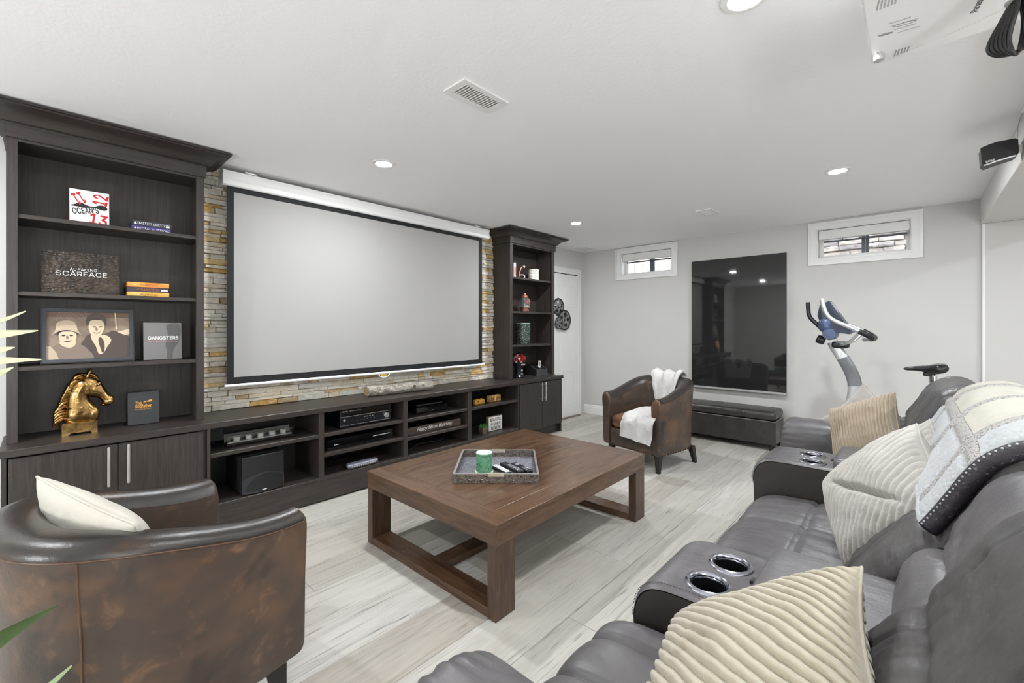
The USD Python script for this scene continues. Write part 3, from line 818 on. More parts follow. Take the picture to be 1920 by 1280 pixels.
cream_canvas = mat('cream_canvas', (190, 185, 174), .85, layers=[((184, 176, 160), 6, .52, .75, 4, .4)], bumps=[('noise', 14, .25, .02), ('noise', 380, .2, .001)], sheen=.2)
pillow('cushion', 'plain cream cushion lying in the near armchair', (-1.764, .140, .608), (.40, .17, -.07), (.08, -.34, .90), .46, .42, .15, cream_canvas, seed=3, pinch=.07)
cord = mat('corduroy_beige', (164, 150, 130), .9, layers=[((138, 120, 96), 7, .48, .75, 4, .5)], bumps=[('noise', 260, .3, .0015)], sheen=.4)
cord_l = mat('corduroy_pale', (174, 171, 165), .9, layers=[((158, 151, 140), 7, .50, .78, 4, .5)], bumps=[('noise', 260, .3, .0015)], sheen=.4)
cord_c = mat('corduroy_cream', (176, 168, 148), .9, layers=[((152, 140, 118), 7, .50, .75, 4, .5)], bumps=[('noise', 260, .3, .0015)], sheen=.4)
# the nearest one (cream), leaning on the near seat's back
pillow('corduroy_cushion', 'cream wide-rib corduroy cushion on the nearest sofa seat', (-.215, .850, .665), (.335, .03, .23), (.10, -.40, -.02), .43, .46, .145, cord_c, ribs=22, rib_amp=.0135, dent=.24, seed=1, rib_mix=(-.62, .72), crease_at=(.316, .949, -.55), crease_w=.06)
# the large pale one in the middle
pillow('corduroy_cushion', 'large pale corduroy cushion with a pinched crease on the middle sofa seat', (-.067, 1.800, .735), (.18, -.54, -.32), (.36, -.12, .40), .385, .385, .21, cord_l, ribs=22, rib_amp=.0135, dent=.30, seed=2, rib_mix=(.70, .66), crease_at=(-.70, .71, -.05), crease_w=.05)
pillow('corduroy_cushion', 'pale corduroy cushion tucked behind the large one on the middle seat', (-.030, 1.985, .735), (.18, -.54, -.32), (.36, -.12, .40), .37, .37, .13, cord_l, ribs=22, rib_amp=.0110, seed=4, rib_mix=(.66, .70))
pillow('corduroy_cushion', 'beige corduroy cushion in front on the far sofa seat', (-.195, 2.975, .735), (.236, -.08, .115), (-.025, -.13, -.20), .345, .36, .16, cord, ribs=22, rib_amp=.0120, seed=5)
pillow('corduroy_cushion', 'pale cushion standing behind the beige one on the far sofa seat', (-.200, 3.17, .735), (.22, -.05, -.2), (.22, -.05, .2), .32, .32, .12, cord_l, ribs=None, seed=6)

# ---------------------------------------------------------------- reclining sofa
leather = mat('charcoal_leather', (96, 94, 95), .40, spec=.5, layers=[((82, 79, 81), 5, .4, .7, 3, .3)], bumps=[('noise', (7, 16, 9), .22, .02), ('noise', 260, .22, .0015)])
leather_shaded = mat('charcoal_leather_shaded', (72, 70, 70), .44, spec=.5, layers=[((64, 61, 61), 5, .4, .7, 3, .3)], bumps=[('noise', (14, 5, 9), .35, .03), ('noise', 260, .22, .0015)])  # shaded copy of the sofa leather: backrest shade put into the colour
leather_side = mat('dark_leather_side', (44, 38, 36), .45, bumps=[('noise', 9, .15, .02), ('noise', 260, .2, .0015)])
seam_thread = mat('leather_seam', (38, 36, 37), .5)
SO = thing('reclining_sofa', 'dark grey leather three-seat reclining sofa with two cup-holder consoles', 'sofa', loc=(-.1, 1.97, 0))
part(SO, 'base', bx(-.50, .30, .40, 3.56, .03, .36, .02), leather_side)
def seat_prof(xf, zt):
    return [(.10, .24), (.10, zt - .05), (-.05, zt - .012), (-.25, zt), (-.42, zt - .006), (xf + .07, zt - .022), (xf + .016, zt - .065), (xf, zt - .15), (xf + .012, .20), (xf + .03, .09), (xf + .14, .07), (-.25, .16)]
def seat_disp(y0, y1, cross, xl):
    def d(P, N):
        up = np.clip(N[:, 2], 0, 1) + np.clip(-N[:, 0], 0, 1) * .6
        o = sum(gap(P[:, 1], yc, .010, .012) for yc in cross) * up if len(cross) else 0
        if xl is not None: o = o + gap(P[:, 0], xl, .010, .010) * np.clip(N[:, 2], 0, 1)
        cc = [y0] + list(cross) + [y1]
        for a, b in zip(cc[:-1], cc[1:]):
            tt = np.clip((P[:, 1] - a) / (b - a), 0, 1)
            o = o + .010 * np.where((P[:, 1] >= a) & (P[:, 1] < b), np.sin(np.pi * tt) ** .7, 0) * up
        w = meshkit.fbm(np.c_[P[:, 0] * 7, P[:, 1] * 22, P[:, 2] * 7], 3, 3) - .5
        return o + .006 * w
    return d
for y0, y1, xf, zt, cross, xl in ((.655, 1.062, -.625, .535, [.80, .955], None), (1.398, 2.452, -.590, .480, [1.745, 2.10], -.32), (2.788, 3.325, -.61, .49, [], -.30)):
    part(SO, 'seat', puff(seat_prof(xf, zt), y0, y1, .06, 170, int((y1 - y0) * 150), disp=seat_disp(y0, y1, cross, xl)), leather, smooth=True)
# back rests
def back_prof(dx=0, dz=0):
    return [(x + dx, z + dz * max(0, (z - .4) / .6)) for x, z in [(-.14, .40), (-.165, .50), (-.115, .62), (-.045, .715), (.012, .785), (.045, .835), (.085, .905), (.125, .975), (.185, 1.022), (.255, 1.030), (.315, .985), (.350, .88), (.365, .60), (.355, .20), (.10, .20), (-.02, .30)]]
def back_disp(y0, y1, seed):
    def d(P, N):
        fr = np.clip(-N[:, 0] + N[:, 2] * .8, 0, 1)
        crease = gap(P[:, 2], .800, .016, .016) * fr
        s = np.abs((P[:, 1] - (y0 + y1) / 2) / ((y1 - y0) / 2))
        vs = (gap(s, .62, .02, .012)) * fr * (P[:, 2] > .45)
        near = np.exp(-((P[:, 2] - .80) / .10) ** 2)
        w = meshkit.fbm(np.c_[P[:, 0] * 5, P[:, 1] * 30, P[:, 2] * 6 + seed], 3, seed) - .5
        w2 = meshkit.fbm(np.c_[P[:, 0] * 6, P[:, 1] * 6, P[:, 2] * 18 + seed], 3, seed + 3) - .5
        return crease + vs + (.018 * near * w + .014 * w2) * fr
    return d
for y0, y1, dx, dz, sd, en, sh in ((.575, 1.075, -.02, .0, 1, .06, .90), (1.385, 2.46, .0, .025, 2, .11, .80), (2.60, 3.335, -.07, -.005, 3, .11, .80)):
    part(SO, 'backrest', puff(back_prof(dx, dz), y0, y1, en, 200, int((y1 - y0) * 110), disp=back_disp(y0, y1, sd), shrink=sh), leather_shaded, smooth=True)
# backs of the two consoles: bolster below, pad above
for y0, y1 in ((1.075, 1.385), (2.462, 2.60)):
    lowp = [(-.02, .60), (-.035, .68), (-.01, .75), (.03, .785), (.08, .785), (.14, .74), (.16, .60), (.10, .55), (.03, .55)]
    upp = [(.045, .74), (.055, .82), (.085, .90), (.125, .965), (.185, 1.00), (.255, 1.00), (.31, .95), (.345, .80), (.355, .30), (.20, .30), (.10, .60)]
    part(SO, 'console_bolster', puff(lowp, y0 + .004, y1 - .004, .04, 120, 40, disp=lambda P, N: .008 * (meshkit.fbm(np.c_[P[:, 0] * 30, P[:, 1] * 8, P[:, 2] * 30], 3, 8) - .5)), leather, smooth=True)
    part(SO, 'console_back_pad', puff(upp, y0 + .002, y1 - .002, .04, 140, 40, disp=lambda P, N: .022 * (meshkit.fbm(np.c_[P[:, 0] * 6 + P[:, 1] * 14, P[:, 1] * 10, P[:, 2] * 22], 3, 9) - .5) * np.clip((.95 - P[:, 2]) / .12, 0, 1)), leather, smooth=True)
# consoles with cup holders
cup_dark = mat('cup_black', (20, 19, 22), .35)
cup_rim = mat('cup_rim_steel', (176, 178, 188), .18, 1.0)
for y0, y1, xf, zt, cups, lid in ((1.062, 1.398, -.545, .622, [(-.385, 1.154), (-.371, 1.290)], (-.285, .665)), (2.452, 2.788, -.60, .622, [(-.361, 2.545), (-.381, 2.682)], (-.275, .668))):
    outer = [(.10, .05), (.10, zt - .006), (-.05, zt), (-.30, zt), (xf + .095, zt - .002), (xf + .045, zt - .014), (xf + .014, zt - .045), (xf, zt - .10), (xf + .005, .25), (xf + .03, .05)]
    pr = spline(outer, 120, True)
    pg = Polygon(pr).buffer(0)
    body = prism_xz(pg.buffer(-.003), y0, y1)
    bore = [lathe([(.0465, .40), (.0465, .70)], 40, (cx, cy, 0)) for cx, cy in cups]
    body = man(body) - man(bore[0]) - man(bore[1])
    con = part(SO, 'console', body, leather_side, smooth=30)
    top_poly = [(x, z) for x, z in pr if z > zt - .13 and x < .10]
    top_poly = sorted(top_poly, key=lambda q: q[0])
    xs = np.array([q[0] for q in top_poly]); zs = np.array([q[1] for q in top_poly])
    # leather top skin with two round openings, following the console's profile
    cv = np.vstack([[(xf + .002, zt - .13)], spline(outer[2:8][::-1], 60), [(.09, zt - .002)]])
    cv = cv[(cv[:, 0] <= .09)]
    dd = np.r_[0, np.cumsum(np.linalg.norm(np.diff(cv, axis=0), axis=1))]
    Lc = dd[-1]
    def to3(sv, y, off):
        x = np.interp(sv, dd, cv[:, 0]); z = np.interp(sv, dd, cv[:, 1])
        tx = np.interp(np.minimum(sv + .002, Lc), dd, cv[:, 0]) - np.interp(np.maximum(sv - .002, 0), dd, cv[:, 0]); tz_ = np.interp(np.minimum(sv + .002, Lc), dd, cv[:, 1]) - np.interp(np.maximum(sv - .002, 0), dd, cv[:, 1])
        ln = np.hypot(tx, tz_) + 1e-9
        return np.stack([x - tz_ / ln * off, y, z + tx / ln * off], -1)
    holes = []
    for cx, cy in cups:
        sc_ = float(np.interp(cx, cv[:, 0], dd))
        holes.append((sc_, cy))
    flat = sbox(0, y0, Lc, y1)
    for sc_, cy in holes:
        flat = flat.difference(Point(sc_, cy).buffer(.046, 24))
    ringpts = [np.array(flat.exterior.segmentize(.012).coords)[:-1]] + [np.array(r.coords)[:-1] for r in flat.interiors]
    gx, gy = np.meshgrid(np.arange(.006, Lc, .012), np.arange(y0 + .008, y1, .012), indexing='ij')
    gpts = np.c_[gx.ravel(), gy.ravel()]
    gpts = gpts[shapely.contains(flat.buffer(-.004), shapely.points(gpts))]
    p2 = np.vstack(ringpts + [gpts])
    tri = Delaunay(p2).simplices
    tri = tri[shapely.contains(flat.buffer(1e-6), shapely.points(p2[tri].mean(1)))]
    ar = np.cross(p2[tri][:, 1] - p2[tri][:, 0], p2[tri][:, 2] - p2[tri][:, 0])
    tri[ar < 0] = tri[ar < 0][:, ::-1]
    ey = np.minimum(p2[:, 1] - y0, y1 - p2[:, 1])
    off = .010 * (1 - np.clip(1 - ey / .030, 0, 1) ** 2)
    for sc_, cy in holes:
        off = off - .006 * np.exp(-((np.hypot(p2[:, 0] - sc_, p2[:, 1] - cy) - .05) / .02) ** 2)
    top = T(to3(p2[:, 0], p2[:, 1], off), tri)
    und = T(to3(p2[:, 0], p2[:, 1], np.full(len(p2), -.004)), tri[:, ::-1])
    part(SO, 'console_top', cat(top, und), leather, smooth=True, sub=con)
    for yy in (y0 + .016,):
        ss = np.linspace(.02, Lc - .25, 60)
        part(SO, 'stitching', cat([tube(to3(np.array([a, a + .004]), np.full(2, yy), np.full(2, .0105)), .0009, 5) for a in ss]), seam_thread, sub=con, kind='stuff')
    for cx, cy in cups:
        z0 = float(np.interp(cx, cv[:, 0], cv[:, 1])) + .004
        c_ = part(SO, 'cup_holder', lathe([(.041, z0 + .0005), (.041, z0 - .070), (.030, z0 - .074), (.001, z0 - .074), (.001, z0 - .077), (.044, z0 - .077), (.0445, z0), (.041, z0 + .0005)], 36, (cx, cy, 0), False), cup_dark, smooth=40)
        aa = np.linspace(0, 2 * np.pi, 44, endpoint=False)
        rp = [(.040, z0 - .006), (.0425, z0 + .004), (.048, z0 + .0075), (.0545, z0 + .005), (.057, z0 + .0005), (.050, z0 - .002)]
        part(SO, 'rim', loft([np.c_[cx + r * np.cos(aa), cy + r * np.sin(aa), np.full(44, zz)] for r, zz in rp + rp[:1]], cap=False), cup_rim, smooth=50, sub=c_)
    lx, lz = lid
    part(SO, 'console_lid', rbox(.335, y1 - y0 - .008, lz - zt + .02, .022, 16, lambda v: np.c_[v[:, 0], v[:, 1], v[:, 2] + .008 * np.clip(1 - (v[:, 1] / .17) ** 2, 0, 1) * (v[:, 2] > 0)], at=(lx + .168, (y0 + y1) / 2, (lz + zt) / 2)), leather, smooth=True, sub=con)
    part(SO, 'latch', bx(lx - .022, lx + .004, (y0 + y1) / 2 - .012, (y0 + y1) / 2 + .012, zt + .006, zt + .018, .003), black_plastic, sub=con)
# padded arms (profile in y, z swept along x)
def arm(y0, y1, xf, xb, zt, seed):
    c = (y0 + y1) / 2; w = (y1 - y0) / 2
    pr = [(c - w * .80, .08), (c - w * .84, .30), (c - w * .92, .44), (c - w, .54), (c - w * .86, zt - .045), (c - w * .4, zt - .006), (c, zt), (c + w * .4, zt - .006), (c + w * .86, zt - .045), (c + w, .54), (c + w * .92, .44), (c + w * .84, .30), (c + w * .80, .08)]
    def d(P, N):
        fr = np.clip(1 - (P[:, 0] - xf) / .16, 0, 1)
        ang = np.arctan2(P[:, 2] - .50, P[:, 1] - c)
        pleat = .010 * np.abs(np.sin(ang * 13 + 2 * meshkit.noise(np.c_[ang * 2, ang * 0, ang * 0 + seed], seed))) * fr ** 1.5 * np.clip((P[:, 2] - .35) / .1, 0, 1)
        seam = gap(P[:, 0], -.30, .008, .008) * np.clip((P[:, 2] - .40) / .1, 0, 1)
        w_ = meshkit.fbm(np.c_[P[:, 0] * 6, P[:, 1] * 14, P[:, 2] * 14 + seed], 3, seed) - .5
        return -pleat + seam + .008 * w_
    return puff(pr, xf, xb, .075, 150, 90, disp=d, axis='x', mid=(c, .45), shrink=.62)
part(SO, 'arm', arm(3.325, 3.62, -.665, .20, .672, 1), leather, smooth=True)
part(SO, 'arm', arm(.375, .652, -.690, .20, .655, 2), leather, smooth=True)
for sx, sy in ((-.46, .45), (-.46, 3.52), (.26, .45), (.26, 3.52)):
    part(SO, 'foot', lathe([(.02, 0), (.026, .035)], 12, (sx, sy, 0)), black_plastic)

# quilted throw over the middle back rest
quilt = mat('quilt_cream', (178, 174, 162), .9, layers=[((162, 158, 144), (5, 3, 5), .45, .65, 4, .4)], bumps=[('noise', 46, .55, .008), ('noise', 240, .25, .001)], sheen=.2)
quilt_w = mat('quilt_white', (170, 173, 175), .9, bumps=[('cells', 55, .8, .006), ('noise', 90, .3, .004)], sheen=.2)
quilt_p = mat('quilt_print', (166, 164, 160), .9, layers=[((112, 110, 110), 210, .50, .60, 2, .3)], bumps=[('noise', 90, .4, .003)])
quilt_dark = mat('quilt_lining', (34, 30, 36), .55, layers=[((90, 86, 90), 130, .66, .72, 1, 0)], bumps=[('noise', 60, .6, .006)])
TH = thing('quilted_throw', 'cream and white patchwork throw with dark lining over the middle sofa back', 'throw blanket', loc=(.15, 1.9, .8))
bp = spline(back_prof(0, .025), 400, True)
i0 = int(np.argmin(np.hypot(bp[:, 0] - .040, bp[:, 1] - .815))); i1 = int(np.argmin(np.hypot(bp[:, 0] - .372, bp[:, 1] - .62)))
path = bp[i0:i1 + 1] if i0 < i1 else bp[i1:i0 + 1][::-1]
pd_ = np.r_[0, np.cumsum(np.linalg.norm(np.diff(path, axis=0), axis=1))]
tp = np.gradient(path, axis=0); tp /= np.linalg.norm(tp, axis=1, keepdims=True)
pn = np.c_[-tp[:, 1], tp[:, 0]]
if pn[0, 0] > 0: pn = -pn
LT = pd_[-1]
def throw_at(s, y, off):
    """s along the back from the front hem, y across; the near hem slants and the ends droop with the cushion's rounding."""
    s = np.asarray(s, float); y = np.asarray(y, float)
    edge = np.clip((1.47 - y) / .085, 0, 1) + np.clip((y - 2.37) / .085, 0, 1)
    k = 1 - .10 * edge ** 2
    c = np.array([.12, .62])
    x = np.interp(s, pd_, path[:, 0]); z = np.interp(s, pd_, path[:, 1])
    nx = np.interp(s, pd_, pn[:, 0]); nz = np.interp(s, pd_, pn[:, 1])
    x, z = c[0] + (x - c[0]) * k, c[1] + (z - c[1]) * k
    wav = .006 * (meshkit.fbm(np.stack([s * 9, y * 9, s * 0], -1), 3, 4) - .3)
    return np.stack([x + nx * (off + wav), y, z + nz * (off + wav)], -1)
def throw_patch(s0, s1, y0, y1, off=.022, n=(26, 26), th=.008, slant=0.0):
    S, Yg = np.meshgrid(np.linspace(s0, s1, n[0]), np.linspace(y0, y1, n[1]), indexing='ij')
    e = np.minimum(np.minimum((S - s0), (s1 - S)), np.minimum(Yg - y0, y1 - Yg))
    pf = .006 * (1 - np.clip(1 - e / .02, 0, 1) ** 2)
    a_ = throw_at(S, Yg, off + pf); b_ = throw_at(S, Yg, off - th)
    f = grid_faces(*n)
    N_ = S.size
    rim = []
    idx = np.arange(N_).reshape(n)
    loop = list(idx[0, :]) + list(idx[1:, -1]) + list(idx[-1, :-1][::-1]) + list(idx[1:-1, 0][::-1])
    for p_, q_ in zip(loop, loop[1:] + loop[:1]):
        rim.append((p_, p_ + N_, q_ + N_, q_))
    m = T(np.vstack([a_.reshape(-1, 3), b_.reshape(-1, 3)]), np.vstack([f, f[:, ::-1] + N_, np.array(rim)]))
    if m.volume < 0: m.invert()
    return m
TY0, TY1 = 1.40, 2.43
cols = [TY0, TY0 + .095, TY0 + .15, TY0 + .46, TY0 + .52, TY0 + .83, TY0 + .89, TY1]
for ci, (ya, yb) in enumerate(zip(cols[:-1], cols[1:])):
    if ci in (1, 3, 5):
        part(TH, 'patch', throw_patch(0, LT, ya, yb, n=(60, 8)), quilt_p, smooth=True, label='printed grey sashing strip')
    else:
        for ri, (sa, sb) in enumerate(((0, .17), (.17, .205), (.205, LT - .02))):
            mm = quilt_p if ri == 1 else ((quilt_w if (ri == 0 and ci >= 2) else quilt) if ci else quilt_w)
            part(TH, 'patch', throw_patch(sa, sb, ya, yb, n=(24, 24)), mm, smooth=True)
ss = np.linspace(-.004, LT, 70)
edge_line = throw_at(np.clip(ss, 0, LT), np.full(70, TY0 - .004), np.full(70, .012))
bind = part(TH, 'binding', tube(edge_line, .019, 12), quilt_dark, smooth=True, label='dark quilted edge binding with pale stitches')
hem = throw_at(np.full(50, .0), np.linspace(TY0, TY1, 50), np.full(50, .012))
part(TH, 'hem', tube(hem, .014, 10), quilt_w, smooth=True)
kn = [trimesh.creation.icosphere(1, .0026).apply_translation(p + np.array([-.010, -.010, .013])) for p in edge_line[::1]]
part(TH, 'stitches', cat([T(m.vertices, m.faces) for m in kn]), quilt_w, smooth=True, sub=bind, kind='stuff')

# white throw on the far armchair
wt_mat = mat('white_throw', (206, 204, 202), .9, layers=[((190, 187, 183), 9, .45, .7, 3, .3)], bumps=[('noise', 30, .35, .01), ('noise', 300, .3, .001)], sheen=.3)
CH = np.array([-1.857, 4.005, 0.0]); ca, sa_ = math.cos(math.radians(168.5)), math.sin(math.radians(168.5))
def ch(p):
    p = np.asarray(p, float)
    return np.stack([CH[0] + p[..., 0] * ca - p[..., 1] * sa_, CH[1] + p[..., 0] * sa_ + p[..., 1] * ca, p[..., 2]], -1)
def drape(ctrl, widths, folds, seed, n=(90, 40), amp=.012, th=.010):
    """Cloth strip: ctrl = (x, y, z, width direction angle) stations along its length."""
    P = spline([c[:3] for c in ctrl], n[0])
    w = np.interp(np.linspace(0, 1, n[0]), np.linspace(0, 1, len(widths)), widths)
    an = np.radians(np.interp(np.linspace(0, 1, n[0]), np.linspace(0, 1, len(ctrl)), [c[3] for c in ctrl]))
    t = np.gradient(P, axis=0); t /= np.linalg.norm(t, axis=1, keepdims=True)
    wd = np.stack([np.cos(an), np.sin(an), np.zeros_like(an)], -1)
    wd = wd - t * (wd * t).sum(1)[:, None]; wd /= np.linalg.norm(wd, axis=1, keepdims=True)
    nn = np.cross(t, wd)
    nn *= np.where(nn[:, 2:3] + nn[:, 1:2] * .6 < 0, -1, 1)
    v = np.linspace(-.5, .5, n[1])
    S, Vv = np.meshgrid(np.linspace(0, 1, n[0]), v, indexing='ij')
    ph = meshkit.fbm(np.stack([S * 3, Vv * 2, S * 0 + seed], -1), 3, seed) * 4
    o = amp * np.sin(Vv * folds * 2 * np.pi + ph) + amp * 1.2 * (meshkit.fbm(np.stack([S * 9, Vv * 7, S * 0 + seed], -1), 3, seed + 1) - .5) + .010
    A = P[:, None] + wd[:, None] * (w[:, None] * Vv)[..., None] + nn[:, None] * o[..., None]
    B = A - nn[:, None] * th
    f = grid_faces(*n); N_ = S.size
    idx = np.arange(N_).reshape(n)
    loop = list(idx[0, :]) + list(idx[1:, -1]) + list(idx[-1, :-1][::-1]) + list(idx[1:-1, 0][::-1])
    rim = [(p_, p_ + N_, q_ + N_, q_) for p_, q_ in zip(loop, loop[1:] + loop[:1])]
    m = T(np.vstack([A.reshape(-1, 3), B.reshape(-1, 3)]), np.vstack([f, f[:, ::-1] + N_, np.array(rim)]))
    m.vertices = ch(m.vertices)
    if m.volume < 0: m.invert()
    return m
TW = thing('white_throw', 'rumpled white throw blanket over the far armchair', 'throw blanket', loc=tuple(ch((0, 0, .45))))
part(TW, 'upper_fold', drape([(.03, -.372, .58, 0), (.03, -.368, .72, 0), (.03, -.330, .828, 0), (.02, -.255, .828, 0), (.005, -.203, .70, 0), (-.01, -.178, .56, -6), (-.03, -.12, .475, -12), (-.04, 0, .470, -14)], [.30, .33, .35, .33, .26, .22, .22, .26], 2.5, 2, (110, 44), .014), wt_mat, smooth=True)
part(TW, 'lower_fold', drape([(-.03, -.10, .478, -24), (-.06, .06, .486, -20), (-.09, .20, .485, -16), (-.10, .300, .472, -12), (-.105, .354, .430, -8), (-.10, .364, .36, -6), (-.095, .372, .265, -12)], [.22, .29, .34, .37, .38, .39, .40], 2.2, 5, (90, 44), .012), wt_mat, smooth=True)

# ---------------------------------------------------------------- storage bench, black panel, exercise bike
bench_l = mat('bench_leather', (58, 56, 55), .34, layers=[((46, 44, 43), 8, .4, .7, 3, .3)], bumps=[('noise', 30, .15, .006), ('noise', 300, .25, .0015)])
BN = thing('storage_bench', 'low dark leather storage bench with panel seams below the black panel', 'bench', loc=(-1.6, 5.31, 0))
bx0, bx1, by0, by1 = -2.22, -1.045, 5.125, 5.50
part(BN, 'box', bx(bx0 + .012, bx1 - .012, by0 + .012, by1 - .006, .062, .30, .004), bench_l)
nb = 4
for k in range(nb):
    a_, b_ = bx0 + (bx1 - bx0) * k / nb, bx0 + (bx1 - bx0) * (k + 1) / nb
    part(BN, 'front_panel', rbox(b_ - a_ - .0006, .022, .235, .004, 8, at=((a_ + b_) / 2, by0 + .012, .180)), bench_l, smooth=True)
def lidshape(v):
    for q in (-.5, 0, .5):
        v[:, 2] += gap(v[:, 0], q * (bx1 - bx0) / 2, .006, .006) * np.sign(v[:, 2])
        v[:, 1] -= gap(v[:, 0], q * (bx1 - bx0) / 2, .006, .005) * (v[:, 1] < -.15)
    return v
part(BN, 'lid', rbox(bx1 - bx0, by1 - by0 + .012, .098, .040, 120, lidshape, at=((bx0 + bx1) / 2, (by0 + by1) / 2 - .002, .358)), bench_l, smooth=True)
part(BN, 'lid_welt', cat(bx(bx0, bx1, by0 - .004, by0 + .01, .300, .308, .003), bx(bx1 - .012, bx1 + .001, by0, by1, .300, .308, .003)), mat('bench_welt', (120, 118, 116), .35))
part(BN, 'side_panel', rbox(.022, by1 - by0 - .01, .235, .008, 8, at=(bx1 - .012, (by0 + by1) / 2, .180)), bench_l, smooth=True)
part(BN, 'side_panel', rbox(.022, by1 - by0 - .01, .235, .008, 8, at=(bx0 + .012, (by0 + by1) / 2, .180)), bench_l, smooth=True)
for sx in (bx0 + .04, bx1 - .04):
    for sy in (by0 + .04, by1 - .04):
        part(BN, 'foot', bxc(sx, sy, .031, .05, .05, .062, .004), dark_leg)

BP = thing('black_glass_board', 'tall black gloss glass panel mounted on the far wall', 'panel', loc=(-1.52, Y1, .56))
part(BP, 'glass', bx(-2.034, -1.018, 5.495, 5.510, .572, 2.098, .002), mat('black_glass', (38, 38, 39), .03, spec=.75))
part(BP, 'backing_frame', cat(ring(-2.030, -1.022, .560, 2.094, .03, 5.510, Y1)), mat('panel_frame', (206, 206, 204), .4))
part(BP, 'lower_rail', bx(-2.032, -1.020, 5.500, Y1, .545, .570, .002), mat('panel_rail', (176, 176, 174), .4))

silver = mat('bike_silver', (206, 208, 210), .32, .6)
bike_dark = mat('bike_black', (26, 27, 31), .4)
bike_blue = mat('bike_blue_grey', (70, 84, 118), .35)
grey_pl = mat('bike_grey', (120, 122, 126), .4)
BK = thing('exercise_bike', 'silver and black upright exercise bike behind the far end of the sofa', 'exercise bike', loc=(-.15, 4.6, 0))
by = 4.6
colm = spline([(-.30, by, .30), (-.40, by, .42), (-.395, by, .55), (-.372, by, .68), (-.362, by, .80), (-.385, by, .90), (-.435, by, 1.01), (-.485, by, 1.10), (-.515, by, 1.16)], 50)
cr = []
for i_, p in enumerate(colm):
    t_ = colm[min(i_ + 1, 49)] - colm[max(i_ - 1, 0)]; t_ /= np.linalg.norm(t_)
    nx = np.array([t_[2], 0, -t_[0]])
    a = np.linspace(0, 2 * np.pi, 16, endpoint=False)
    hw = .040 + .008 * math.sin(i_ / 49 * math.pi)
    cr.append(p + np.outer(np.sign(np.cos(a)) * np.abs(np.cos(a)) ** .7 * hw, nx) + np.outer(np.sign(np.sin(a)) * np.abs(np.sin(a)) ** .7 * .034, (0, 1, 0)))
clm = part(BK, 'mast', loft(np.array(cr)), silver, smooth=50)
band = np.array(cr)[27:41]
part(BK, 'mast_band', loft(band.mean(1)[:, None] + (band - band.mean(1)[:, None]) * 1.02), grey_pl, smooth=50, sub=clm)
part(BK, 'collar', lathe([(.055, .40), (.060, .42), (.060, .48), (.052, .50)], 24, (-.405, by, 0)), bike_dark, smooth=40)
part(BK, 'bottle_cage', cat(bxc(-.322, by, .725, .02, .04, .14, .004), bxc(-.305, by, .785, .05, .04, .016, .004), bxc(-.31, by, .70, .04, .05, .03, .004)), black_plastic)
bodyp = spline([(-.50, .20), (-.50, .34), (-.40, .43), (-.22, .42), (-.02, .38), (.16, .40), (.22, .34), (.20, .22), (.05, .14), (-.35, .12)], 80, True)
part(BK, 'drive_housing', prism_xz(Polygon(bodyp), by - .07, by + .07), grey_pl, smooth=30)
for sx in (-.52, .42):
    part(BK, 'floor_bar', tube([(sx, by - .25, .035), (sx, by + .25, .035)], .034, 14), silver, smooth=40)
part(BK, 'frame_rail', tube([(-.52, by, .05), (-.2, by, .14), (.2, by, .14), (.42, by, .05)], .03, 12, 24), silver, smooth=True)
for s_ in (-1, 1):
    cr_ = part(BK, 'crank', cat(bxc(-.12 + s_ * .08, by + s_ * .095, .25, .17, .02, .03, .006)), chrome)
    part(BK, 'pedal', bxc(-.12 + s_ * .165, by + s_ * .15, .25, .10, .09, .025, .006), black_plastic, sub=cr_)
part(BK, 'seat_post', tube([(.13, by, .38), (.105, by, .92)], .026, 14), chrome, smooth=40)
def sad(v):
    x = v[:, 0] / .126
    w = np.interp(x, [-1, -.5, 0, .5, 1], [.26, .30, .55, .95, .88])
    v = v.copy(); v[:, 1] *= w
    v[:, 2] *= np.interp(x, [-1, -.6, 0, .5, 1], [.35, .48, .75, 1.15, .95])
    v[:, 2] += .010 * x ** 2 * np.where(x > 0, 1.5, -.2) - .010 * np.clip(-x - .5, 0, 1)
    return v
part(BK, 'saddle', rbox(.252, .21, .062, .030, 22, sad, at=(.064, by, .965)), mat('saddle_black', (30, 31, 32), .28), smooth=True)
part(BK, 'saddle_rail', cat(bxc(.085, by, .925, .07, .05, .03, .006)), black_plastic)
# console head: display, pod, bars
disp = hull([(-.525, by + s * .10, 1.505) for s in (-1, 1)] + [(-.590, by + s * .10, 1.475) for s in (-1, 1)] + [(-.610, by + s * .085, 1.38) for s in (-1, 1)] + [(-.560, by + s * .09, 1.25) for s in (-1, 1)] + [(-.390, by + s * .09, 1.225) for s in (-1, 1)] + [(-.375, by + s * .09, 1.245) for s in (-1, 1)])
dp = part(BK, 'display_housing', disp, mat('bike_housing', (44, 50, 66), .35))
part(BK, 'display_face', hull([(-.519 + d, by + s * .088, 1.492 + d * .5) for s in (-1, 1) for d in (0, .006)] + [(-.440 + d, by + s * .086, 1.335 + d * .5) for s in (-1, 1) for d in (0, .006)]), mat('display_grey', (150, 152, 172), .25), sub=dp)
part(BK, 'display_trim', hull([(-.436 + d, by + s * .09, 1.325 + d * .5) for s in (-1, 1) for d in (0, .008)] + [(-.374 + d, by + s * .09, 1.235 + d * .5) for s in (-1, 1) for d in (0, .008)]), bike_blue, sub=dp)
part(BK, 'side_pod', rbox(.10, .235, .12, .045, 10, at=(-.555, by, 1.30)), bike_blue, smooth=True)
part(BK, 'pivot_boss', rot(lathe([(.046, 0), (.05, .02), (.05, .20), (.046, .22)], 24), (1, 0, 0), 90).apply_translation((-.525, by + .11, 1.225)), bike_blue, smooth=40)
part(BK, 'clamp', rbox(.12, .09, .055, .02, 8, at=(-.455, by - .02, 1.135)), bike_dark, smooth=True)
